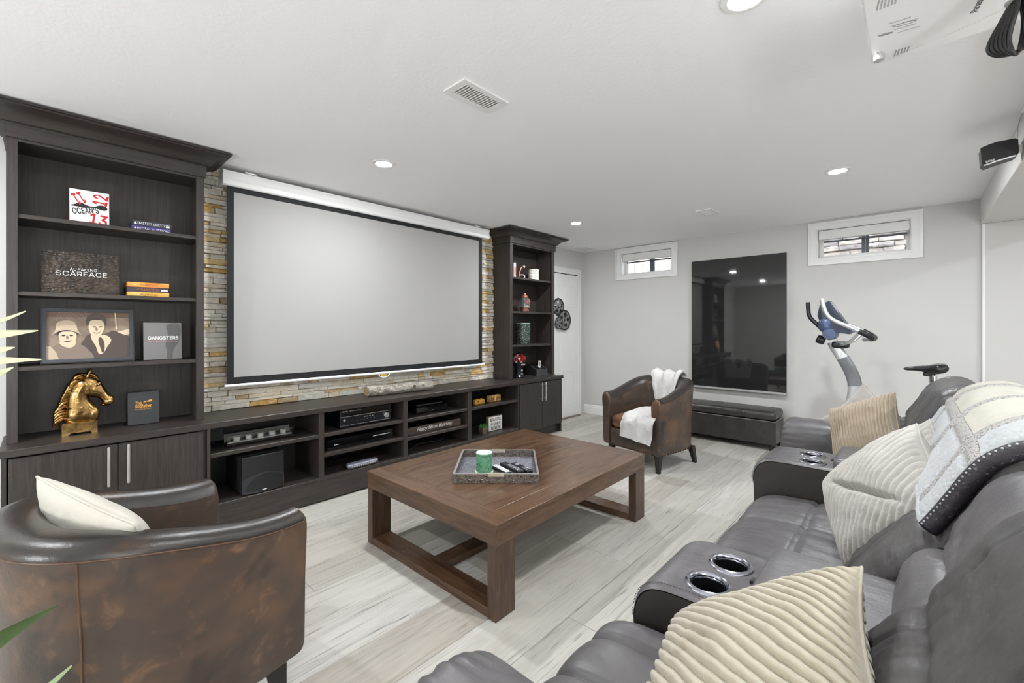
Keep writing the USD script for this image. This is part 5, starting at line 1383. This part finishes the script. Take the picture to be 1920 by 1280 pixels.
part(t, 'base', bx(-3.30, -3.200, 1.612, 1.872, .1805, .190, .003), black_plastic)
for k in range(11):
    part(t, 'key', rot(bxc(0, -.096 + k * .0192, 0, .003, .012, .012, .001), (0, 1, 0), 20).apply_translation((-3.2075, 1.742, .196)), mat('device_key', (206, 206, 204), .4))

t = thing('media_box', 'black low media player on the top shelf right of the receiver', 'media player', loc=(-3.40, 2.47, .495))
part(t, 'chassis', bx(-3.52, -3.292, 2.30, 2.66, .498, .560, .008), black_gloss)
part(t, 'upper_shell', rbox(.21, .30, .022, .009, 8, at=(-3.41, 2.46, .571)), black_plastic, smooth=True)
part(t, 'badge', bx(-3.2925, -3.2905, 2.462, 2.492, .512, .516, 0), foil)
t = thing('wooden_sign', 'long dark wooden sign with white script lettering on the middle shelf', 'sign', loc=(-3.26, 2.49, .335))
part(t, 'board', bx(-3.268, -3.250, 2.150, 2.785, .3355, .398, .002), mat('sign_wood', (70, 58, 52), .6, layers=[((92, 78, 70), (60, 4, 60), .45, .7, 4, .5)]))
part(t, 'lettering', face_x(text('Happy Movie Watching', .030, .0012, False, .40, .45), -3.2504, 2.475, .357), whitep)
t = thing('cable', 'thin grey cable lying in the bottom opening under the wooden sign', 'cable', loc=(-3.4, 2.5, .18))
part(t, 'cord', tube([(-3.30, 2.16, .1835), (-3.36, 2.30, .1835), (-3.44, 2.45, .1835), (-3.40, 2.62, .1835), (-3.50, 2.78, .1835)], .003, 8, 60), mat('cable_grey', (70, 70, 72), .5), smooth=True)

toy = mat('toy_yellow', (222, 172, 72), .55, layers=[((196, 136, 50), 30, .5, .7, 3, 0)])
toy2 = mat('toy_tan', (206, 164, 96), .6, layers=[((150, 96, 44), 45, .50, .62, 4, .5)])
T4 = .492
t = thing('letter_block', 'low yellow toy block with a dark hole on the right-hand shelf', 'toy block', loc=(-3.30, 3.082, T4))
part(t, 'block', bx(-3.330, -3.295, 3.020, 3.148, T4 + .0004, T4 + .046, .003), toy)
for yy in (3.052, 3.112):
    part(t, 'stud', lathe([(.010, T4 + .046), (.010, T4 + .054), (.001, T4 + .054)], 12, (-3.312, yy, 0)), toy)
part(t, 'hole', rot(lathe([(.008, 0), (.008, .001)], 14), (0, 1, 0), 90).apply_translation((-3.2952, 3.060, T4 + .024)), ink)
t = thing('carved_box', 'tan carved trinket box with dark marks on the right-hand shelf', 'box', loc=(-3.30, 3.305, T4))
part(t, 'box', bx(-3.345, -3.295, 3.222, 3.390, T4 + .0004, T4 + .062, .003), toy2)
part(t, 'lid_band', bx(-3.347, -3.293, 3.302, 3.312, T4 + .0004, T4 + .0635, .001), mat('toy_cream', (236, 214, 168), .6))
for k, yy in enumerate((3.245, 3.275, 3.335, 3.362)):
    part(t, 'mark', face_x(text('2&AB'[k], .030, .0008, True), -3.2954, yy, T4 + .016), mat('mark_brown', (110, 60, 28), .6))
for yy in (3.25, 3.29, 3.34, 3.37):
    part(t, 'lid_knob', lathe([(.007, T4 + .062), (.008, T4 + .067), (.003, T4 + .070)], 10, (-3.318, yy, 0)), toy2)

t = thing('block_sign', 'square white block sign with grey lettering in the lower right opening', 'sign', loc=(-3.31, 3.305, .180))
part(t, 'block', bx(-3.335, -3.2965, 3.205, 3.412, .1805, .335, .002), mat('block_wood', (128, 114, 100), .7))
fc_ = part(t, 'face', bx(-3.2966, -3.2955, 3.209, 3.408, .184, .331, 0), whitep)
for k, (tx, w_) in enumerate((('BEAUTIFUL', .165), ('SUMMER', .150), ('NIGHTS', .130))):
    part(t, 'lettering', face_x(text(tx, .030, .0008, True, w_), -3.2957, 3.310, .284 - k * .045), mat('print_grey', (120, 116, 112), .6) if k == 1 else ink, sub=fc_)
t = thing('succulent', 'small green succulent in a square taupe pot in the lower right opening', 'potted plant', loc=(-3.28, 3.105, .180))
part(t, 'pot', loft([[(-3.28 + a * w, 3.112 + b * w, z) for a, b in ((-1, -1), (1, -1), (1, 1), (-1, 1))] for w, z in ((.028, .1805), (.036, .248), (.032, .248), (.030, .236))]), mat('pot_taupe', (104, 88, 80), .6))
sg = random.Random(4)
for k in range(30):
    an_, el = sg.uniform(0, 6.28), sg.uniform(.3, 1.4)
    ln = sg.uniform(.035, .055)
    b = np.array([-3.28 + .012 * math.cos(an_), 3.112 + .012 * math.sin(an_), .238])
    d_ = np.array([math.cos(an_) * math.cos(el), math.sin(an_) * math.cos(el), math.sin(el)])
    part(t, 'leaf', tube([b, b + d_ * ln * .5, b + d_ * ln + np.array([0, 0, .004])], [.004, .0055, .0008], 6, 8), mat('leaf_bright', (58, 130, 52), .45), smooth=True)

# ---------------------------------------------------------------- right bookcase contents
t = thing('slim_box', 'slim white and red upright box at the left of the top shelf', 'box', loc=(-3.42, 3.74, S1))
part(t, 'box', bx(-3.50, -3.405, 3.722, 3.756, S1 + .0005, S1 + .172, .002), whitep)
part(t, 'print', bx(-3.4052, -3.4040, 3.726, 3.752, S1 + .03, S1 + .12, 0), mat('print_pink', (214, 120, 116), .5))
t = thing('candy_cane_figure', 'copper and white cane-shaped figurine on the top shelf of the right bookcase', 'figurine', loc=(-3.45, 3.89, S1))
copper = mat('copper', (206, 140, 116), .25, .8)
part(t, 'cane', tube([(-3.45, 3.852, S1 + .009), (-3.45, 3.865, S1 + .06), (-3.45, 3.885, S1 + .115), (-3.45, 3.915, S1 + .145), (-3.45, 3.945, S1 + .140)], .0085, 10, 40), copper, smooth=True)
part(t, 'tip', trimesh.creation.icosphere(2, .015).apply_translation((-3.45, 3.948, S1 + .150)), mat('glitter_white', (236, 226, 224), .3), smooth=True)
part(t, 'foot', tube([(-3.45, 3.872, S1 + .045), (-3.448, 3.92, S1 + .050), (-3.445, 3.955, S1 + .040), (-3.44, 3.93, S1 + .010), (-3.44, 3.905, S1 + .009)], .007, 10, 40), mat('cane_white', (222, 210, 208), .3), smooth=True)
t = thing('woven_pot', 'white woven-texture pot on the top shelf of the right bookcase', 'pot', loc=(-3.45, 4.13, S1))
for k in range(7):
    part(t, 'woven_band', lathe([(.062, S1 + .0005 + k * .019), (.067, S1 + .005 + k * .019), (.067, S1 + .014 + k * .019), (.062, S1 + .0190 + k * .019)], 36, (-3.45, 4.13, 0)), mat('woven_white', (222, 220, 208), .7, bumps=[('dots', (60, 60, 50), .7, .01)]), smooth=40)
part(t, 'rim', lathe([(.063, S1 + .133), (.066, S1 + .140), (.059, S1 + .140), (.056, S1 + .13), (.001, S1 + .128)], 36, (-3.45, 4.13, 0)), mat('moss_dark', (44, 48, 40), .9), smooth=30)

t = thing('lantern', 'small glass lantern with a red bird inside on the second shelf', 'lantern', loc=(-3.45, 3.96, S2))
lx_, ly_ = -3.45, 3.962
part(t, 'base', lathe([(.050, S2 + .0005), (.055, S2 + .008), (.050, S2 + .040), (.058, S2 + .050), (.058, S2 + .056)], 28, (lx_, ly_, 0)), mat('lantern_base', (120, 84, 70), .4, .5), smooth=35)
part(t, 'glass', lathe([(.056, S2 + .056), (.062, S2 + .075), (.062, S2 + .135), (.045, S2 + .165), (.034, S2 + .172)], 28, (lx_, ly_, 0)), mat('lantern_glass', (214, 226, 226), .05, trans=.9), smooth=40)
part(t, 'cap', lathe([(.036, S2 + .170), (.046, S2 + .176), (.036, S2 + .196), (.022, S2 + .206), (.016, S2 + .222), (.004, S2 + .226)], 24, (lx_, ly_, 0)), mat('lantern_cap', (190, 130, 110), .3, .7), smooth=40)
part(t, 'bird', inflate(Polygon(spline([(-.03, 0), (-.01, .026), (.012, .032), (.022, .020), (.034, .016), (.018, .004), (.004, -.016), (-.012, -.012)], 40, True)), .014, .005).apply_transform(np.array([[0, 0, 1, lx_ + .030], [1, 0, 0, ly_], [0, 1, 0, S2 + .105], [0, 0, 0, 1]])), mat('bird_red', (206, 40, 36), .5), smooth=True)
for a_ in np.linspace(0, 2 * np.pi, 4, endpoint=False) + .6:
    part(t, 'post', tube([(lx_ + .060 * math.cos(a_), ly_ + .060 * math.sin(a_), S2 + .055), (lx_ + .064 * math.cos(a_), ly_ + .064 * math.sin(a_), S2 + .135), (lx_ + .036 * math.cos(a_), ly_ + .036 * math.sin(a_), S2 + .172)], .004, 8), mat('lantern_cap', (190, 130, 110)), smooth=True)
part(t, 'snow_tree', lathe([(.032, S2 + .058), (.02, S2 + .08), (.022, S2 + .082), (.008, S2 + .100), (.001, S2 + .112)], 16, (lx_ - .01, ly_ + .018, 0)), mat('snow_white', (230, 232, 230), .6), smooth=30)

t = thing('glass_jar', 'green speckled mosaic glass jar on the third shelf of the right bookcase', 'jar', loc=(-3.46, 3.955, S3))
mosaic = mat('mosaic_green', (60, 76, 70), .18, .2, layers=[((26, 50, 36), 22, .46, .60, 3, .3), ((176, 180, 156), 95, .58, .64, 2, 0)], bumps=[('cells', 90, .7, .004)])
part(t, 'body', lathe([(.084, S3 + .0005), (.088, S3 + .008), (.088, S3 + .245), (.084, S3 + .252), (.079, S3 + .250), (.079, S3 + .02), (.001, S3 + .018)], 40, (-3.47, 3.955, 0)), mosaic, smooth=35)
part(t, 'rim', lathe([(.0885, S3 + .246), (.0895, S3 + .252), (.085, S3 + .256), (.080, S3 + .252)], 40, (-3.47, 3.955, 0)), mat('glass_green', (150, 176, 166), .1), smooth=40)

t = thing('gumball_machine', 'black-based gumball machine with red gumballs in a glass globe', 'gumball machine', loc=(-3.42, 3.82, S0))
gx_, gy_ = -3.425, 3.822
part(t, 'base', lathe([(.062, S0 + .0005), (.066, S0 + .01), (.050, S0 + .030), (.046, S0 + .10), (.054, S0 + .13), (.066, S0 + .158), (.066, S0 + .172)], 32, (gx_, gy_, 0)), mat('gum_base', (28, 30, 42), .25), smooth=35)
part(t, 'globe', lathe([(.064, S0 + .172), (.088, S0 + .198), (.096, S0 + .225), (.088, S0 + .255), (.060, S0 + .275), (.02, S0 + .280)], 32, (gx_, gy_, 0)), clear, smooth=40)
part(t, 'cap', lathe([(.030, S0 + .277), (.034, S0 + .284), (.018, S0 + .294), (.004, S0 + .297)], 20, (gx_, gy_, 0)), mat('gum_base', (28, 30, 42)), smooth=40)
part(t, 'lettering', face_x(text('MEGA', .016, .0008, True, .07), gx_ + .066, gy_ + .01, S0 + .148), whitep)
gr = random.Random(2)
for k in range(26):
    a_, r_, z_ = gr.uniform(0, 6.28), gr.uniform(.0, .060), gr.uniform(.185, .235)
    part(t, 'gumball', T(*[getattr(trimesh.creation.icosphere(2, .0135), q) for q in ('vertices', 'faces')]).apply_translation((gx_ + r_ * math.cos(a_), gy_ + r_ * math.sin(a_), S0 + z_)), mat('gum_red', (206, 34, 36), .2) if k % 4 else whitep, smooth=True)
part(t, 'crank', cat(rot(lathe([(.018, 0), (.016, .008), (.006, .010), (.006, .022), (.001, .023)], 16), (0, 1, 0), 90).apply_translation((gx_ + .047, gy_, S0 + .085))), chrome, smooth=40)
part(t, 'chute', bxc(gx_ + .050, gy_ + .002, S0 + .048, .016, .030, .026, .003), chrome)

t = thing('desk_organiser', 'black stitched desk organiser with white cards on the right worktop', 'desk organiser', loc=(-3.45, 4.18, S0))
org = mat('organiser_black', (34, 34, 36), .45); orge = mat('organiser_edge', (112, 112, 114), .5)
side = [(-3.56, S0 + .0005), (-3.375, S0 + .0005), (-3.375, S0 + .070), (-3.42, S0 + .092), (-3.49, S0 + .128), (-3.56, S0 + .132)]
for yy in (4.098, 4.196, 4.300):
    part(t, 'divider', prism_xz(side, yy, yy + .006), org)
part(t, 'front', bx(-3.381, -3.374, 4.098, 4.306, S0 + .0005, S0 + .072, .001), mat('organiser_front', (66, 66, 70), .5))
part(t, 'back', bx(-3.562, -3.555, 4.098, 4.306, S0 + .0005, S0 + .132, .001), org)
part(t, 'floor', bx(-3.556, -3.381, 4.104, 4.300, S0 + .0005, S0 + .006, 0), org)
part(t, 'cross_wall', cat(bx(-3.425, -3.420, 4.104, 4.300, S0 + .006, S0 + .088, 0), bx(-3.493, -3.488, 4.104, 4.300, S0 + .006, S0 + .120, 0)), org)
part(t, 'stitched_edge', cat(tube([(-3.3745, 4.0985, S0 + .003), (-3.3745, 4.0985, S0 + .0715), (-3.42, 4.0975, S0 + .0925), (-3.49, 4.0975, S0 + .1285)], .0015, 6), tube([(-3.3735, 4.098, S0 + .072), (-3.3735, 4.306, S0 + .072)], .0018, 6), tube([(-3.3735, 4.098, S0 + .003), (-3.3735, 4.306, S0 + .003)], .0015, 6), tube([(-3.3745, 4.305, S0 + .003), (-3.3745, 4.305, S0 + .0715), (-3.42, 4.306, S0 + .0925), (-3.49, 4.306, S0 + .1285)], .0015, 6)), orge)
t = thing('card', 'white card standing in the desk organiser', 'card', loc=(-3.455, 4.20, S0))
part(t, 'card', rot(bx(-3.457, -3.454, 4.215, 4.262, S0 + .0075, S0 + .175, 0), (1, 0, 0), -6, (-3.455, 4.238, S0 + .0075)), whitep)
part(t, 'print', rot(bx(-3.4539, -3.4530, 4.228, 4.250, S0 + .11, S0 + .155, 0), (1, 0, 0), -6, (-3.455, 4.238, S0 + .0075)), mat('print_grey', (120, 116, 112)))

# film-reel wall decoration on the door
reel_m = mat('reel_pewter', (150, 150, 150), .4, .6, layers=[((60, 60, 62), 14, .5, .65, 4, .5)])
t = thing('reel_decoration', 'black and pewter film-reel plaque hanging on the white door', 'wall decoration', loc=(X0 + .03, 4.93, 1.40))
XR = X0 + .0285
for k, (yy, zz, rr) in enumerate(((4.868, 1.565, .122), (4.985, 1.385, .142), (4.838, 1.345, .085))):
    a = np.linspace(0, 2 * np.pi, 5, endpoint=False) + .4 + k
    plate = Point(0, 0).buffer(rr * .93, 24)
    for q in a: plate = plate.difference(Point(rr * .55 * math.cos(q), rr * .55 * math.sin(q)).buffer(rr * .20, 10))
    plate = plate.difference(Point(0, 0).buffer(rr * .11, 8))
    off = .016 * k
    rl = part(t, 'reel', face_x(extrude(plate, .006), XR + off, yy, zz), reel_m)
    ra = np.linspace(0, 2 * np.pi, 41)
    part(t, 'reel_rim', tube([(XR + off + .004, yy + rr * .95 * math.cos(q), zz + rr * .95 * math.sin(q)) for q in ra], rr * .075, 8), black_plastic, smooth=True, sub=rl)
    part(t, 'reel_back', face_x(extrude(Point(0, 0).buffer(rr * .9, 20), .002), XR + off - .004, yy, zz), black_matte, sub=rl)

# ---------------------------------------------------------------- ceiling projector, cable bundle, corner speaker
pj = mat('projector_white', (236, 236, 236), .45)
PX0, PX1, PY0, PY1, PZ0, PZ1 = -.105, .34, 1.33, 1.885, 2.150, 2.262
t = thing('projector', 'white ceiling-mounted projector seen from below', 'projector', loc=((PX0 + PX1) / 2, (PY0 + PY1) / 2, PZ0))
rp_ = sbox(PX0 + .02, PY0 + .02, PX1 - .02, PY1 - .02).buffer(.02, 8)
pjb = part(t, 'body', cat(prism_xy(rp_, PZ0 + .006, PZ1), prism_xy(rp_.buffer(-.006), PZ0, PZ0 + .006)), pj, smooth=30)
part(t, 'mount', cat(lathe([(.09, H - .012), (.09, H)], 28, (.12, 1.67, 0)), lathe([(.022, PZ1), (.022, H - .01)], 18, (.12, 1.67, 0)), bxc(.12, 1.67, PZ1 + .008, .22, .20, .016, .003)), pj)
part(t, 'lens_barrel', rot(lathe([(.042, 0), (.044, .018), (.036, .020), (.034, .006), (.001, .004)], 30), (0, 1, 0), -90).apply_translation((PX0 + .001, 1.415, 2.206)), mat('lens_dark', (20, 22, 30), .1), smooth=40, sub=pjb)
for xx, yy in ((-.082, 1.80), (.29, 1.50), (.29, 1.85)):
    part(t, 'levelling_foot', lathe([(.010, PZ0 - .028), (.014, PZ0 - .026), (.014, PZ0 - .010), (.007, PZ0 - .008), (.007, PZ0 + .002)], 18, (xx, yy, 0)), mat('foot_grey', (190, 190, 190), .3, .5), smooth=35, sub=pjb)
pg_ = mat('print_light_grey', (150, 150, 150), .6)
def under(m, x, y, rz_=0):
    """lettering on the underside, read from below"""
    return mv(rot(mapm(m, ('x', '-y', '-z')), (0, 0, 1), rz_), x, y, PZ0 - .0001)
part(t, 'lettering', under(text('Panasonic', .014, .0006, True), .134, 1.703, -82), mat('print_dark_grey', (96, 96, 98), .6), sub=pjb)
for (x_, y_, n_, w_) in ((-.058, 1.535, 6, .048), (-.030, 1.838, 5, .036)):
    for k in range(n_):
        part(t, 'fine_print', under(text('CAUTION SEE MANUAL', .0040, .0004, False, w_), x_ - .012 + k * .0075, y_, -82), pg_, sub=pjb)
for k, (tx, x_, y_) in enumerate((('PUSH LENS', -.030, 1.655), ('FOCUS ZOOM', -.020, 1.675), ('STANDARD', -.020, 1.70), ('LAMP OPEN', -.012, 1.722))):
    part(t, 'fine_print', under(text(tx, .0062, .0004, False), x_, y_, 8), pg_, sub=pjb)
part(t, 'moulded_oval', under(extrude(affinity.scale(Point(0, 0).buffer(.026, 16), 1, .28).difference(affinity.scale(Point(0, 0).buffer(.023, 16), 1, .22)), .0006), -.020, 1.678, 12), pg_, sub=pjb)
part(t, 'release_slot', under(extrude(affinity.scale(Point(0, 0).buffer(.018, 16), 1, .32), .0006), -.062, 1.70, 12), pg_, sub=pjb)
part(t, 'panel_line', cat(tube([(-.05, 1.860, PZ0 - .0003), (.05, 1.835, PZ0 - .0003), (.15, 1.80, PZ0 - .0003), (.30, 1.70, PZ0 - .0003)], .0007, 5, 40)), mat('panel_line_grey', (200, 200, 200), .6), sub=pjb)  # thin grey line drawn across the underside

cab = mat('cable_black', (26, 26, 27), .45)
t = thing('cable_bundle', 'looped bundle of black cables hanging under the projector', 'cable', loc=(.18, 1.66, 2.15))
for k in range(6):
    o = (k - 2.5) * .007
    w_ = .002 + .0065 * k
    pts = [(.195 + o * .3, 1.60 + o, 2.150), (.187 - w_ * .2, 1.605 + o, 2.09), (.180 - w_ * .8, 1.61 + o * 1.5, 2.03), (.172 - w_ * .9, 1.615 + o, 1.975), (.178, 1.62 + o, 1.945 + .003 * k), (.190 + w_ * .5, 1.62 - o, 1.97), (.196 + w_ * .3, 1.615 - o, 2.04), (.190, 1.61 - o, 2.10), (.200, 1.60, 2.150)]
    part(t, 'cord', tube(pts, .0046, 8, 70), cab, smooth=True)
part(t, 'cable_tie', cat(lathe([(.026, 2.072), (.026, 2.078)], 20, (.188, 1.607, 0))), whitep)
part(t, 'plug', bxc(.172, 1.60, 2.105, .022, .024, .036, .004), cab)

t = thing('corner_speaker', 'small black satellite speaker mounted high on the bulkhead', 'speaker', loc=(.36, 3.55, 2.19))
spn = [(.272, 2.262), (.300, 2.272), (.330, 2.278), (.392, 2.278), (.400, 2.270), (.402, 2.205), (.392, 2.196), (.345, 2.186), (.285, 2.170), (.276, 2.180)]
part(t, 'cabinet', prism_xz(Polygon(spn).buffer(.004), 3.50, 3.60), spk_m, smooth=25)
part(t, 'front_lip', tube([(.282, 3.500, 2.166), (.330, 3.485, 2.175), (.395, 3.500, 2.190)], .004, 8, 30), pj, smooth=True)
part(t, 'lettering', mv(rot(mapm(text('BOSE', .010, .0006, True), ('x', '-z', 'y')), (0, 1, 0), -8), .305, 3.4955, 2.180), whitep)
part(t, 'bracket', cat(bx(.402, .425, 3.535, 3.565, 2.215, 2.255, .003)), nickel)
t = thing('cable_raceway', 'white cable raceway and thin wire leading to the corner speaker', 'cable cover', loc=(.41, 3.2, 2.38))
part(t, 'raceway', bx(.405, .425, 2.2, 3.42, H - .020, H - .001, .003), trim_white)
part(t, 'wire', tube([(.412, 3.42, H - .012), (.405, 3.46, 2.365), (.402, 3.50, 2.32), (.404, 3.54, 2.275)], .0018, 6, 30), mat('wire_grey', (160, 158, 150), .5), smooth=True)

# ---------------------------------------------------------------- plant at the left edge: long green leaves, cream flowers
leaf_m = mat('strap_leaf', (30, 48, 14), .4, layers=[((62, 88, 32), (4, 4, 9), .5, .75, 3, 0)])
leaf_p = mat('strap_leaf_pale', (126, 150, 108), .45, layers=[((168, 182, 142), (4, 4, 9), .5, .75, 3, 0)])
petal = mat('petal_cream', (196, 196, 160), .5, layers=[((170, 174, 112), 14, .55, .75, 3, 0)], subsurf=.1)
PL = thing('flowering_plant', 'potted plant with long green leaves and narrow cream flowers at the left edge', 'plant', loc=(-.86, -.42, 0))
def blade(pts, w, up=(0, 0, 1), n=26, th=.0016, keel=.25):
    P = spline(pts, n)
    t_ = np.gradient(P, axis=0); t_ /= np.linalg.norm(t_, axis=1, keepdims=True)
    s_ = np.cross(t_, np.array(up, float)); s_ /= np.linalg.norm(s_, axis=1, keepdims=True) + 1e-9
    nn = np.cross(s_, t_)
    W = np.interp(np.linspace(0, 1, n), np.linspace(0, 1, len(w)), w)
    rings = [np.array([p - s * q + m * th, p + m * (th - q * keel), p + s * q + m * th, p + s * q, p - m * (q * keel), p - s * q]) for p, s, m, q in zip(P, s_, nn, W)]
    return loft(np.array(rings))
part(PL, 'pot', lathe([(.11, 0), (.12, .01), (.15, .26), (.155, .28), (.145, .28), (.14, .25), (.001, .24)], 36, (-.86, -.42, 0)), mat('pot_white', (220, 218, 212), .4), smooth=40)
part(PL, 'soil', lathe([(.139, .236), (.05, .246), (.001, .248)], 24, (-.86, -.42, 0)), mat('soil', (60, 46, 36), .95), smooth=40)
c0 = np.array([-.86, -.42, .24])
part(PL, 'leaf', blade([c0, (-.84, -.30, .55), (-.80, -.15, .80), (-.765, -.05, .915), (-.72, .013, .962)], [.012, .026, .030, .020, .001], up=(1, 0, .4)), leaf_m, smooth=40)
part(PL, 'leaf', blade([c0, (-.82, -.30, .50), (-.78, -.15, .72), (-.74, -.04, .83), (-.70, .024, .898)], [.012, .020, .022, .014, .001], up=(1, 0, .4)), leaf_p, smooth=40)
part(PL, 'leaf', blade([c0, (-.90, -.35, .50), (-.92, -.22, .74), (-.88, -.10, .87), (-.84, -.036, .895)], [.012, .02, .024, .016, .001], up=(1, 0, .4)), leaf_m, smooth=40)
lg = random.Random(8)
for k in range(9):
    a_ = 2.6 + k * .42
    q = c0 + np.array([math.cos(a_) * .35, math.sin(a_) * .28, .42 + lg.uniform(-.1, .08)])
    part(PL, 'leaf', blade([c0, c0 + (q - c0) * (.35, .35, .6), c0 + (q - c0) * (.72, .72, .95), q], [.012, .022, .020, .001]), leaf_m, smooth=40)
for k, (tip, mid) in enumerate((((-.80, -.10, 1.20), (-.86, -.30, .75)), ((-.84, -.16, 1.30), (-.88, -.34, .80)))):
    part(PL, 'stem', tube([c0, mid, tip], [.006, .0045, .003], 8, 30), mat('stem_green', (96, 120, 62), .5), smooth=True)
for k, (b, m_, e, w_) in enumerate((((-.80, -.10, 1.262), (-.80, -.045, 1.268), (-.80, -.002, 1.276), .0085), ((-.80, -.10, 1.290), (-.80, -.05, 1.284), (-.80, -.012, 1.300), .005), ((-.80, -.10, 1.232), (-.80, -.04, 1.238), (-.80, .001, 1.240), .007), ((-.80, -.10, 1.25), (-.80, -.05, 1.252), (-.80, -.021, 1.256), .012), ((-.80, -.10, 1.205), (-.80, -.05, 1.216), (-.80, -.022, 1.232), .011), ((-.82, -.12, 1.33), (-.82, -.09, 1.31), (-.82, -.06, 1.30), .01))):
    part(PL, 'petal', blade([b, np.array(m_) + (0, 0, .002 * (-1) ** k), e], [w_ * .25, w_ * .55, w_ * .6, .0006], up=(1, 0, .25), keel=.15), petal, smooth=40)
    part(PL, 'flower_stalk', tube([b, (b[0] - .01, b[1] - .03, b[2] - .03), (-.81, -.13, 1.14)], .002, 6, 16), mat('stem_green', (96, 120, 62)), smooth=True)
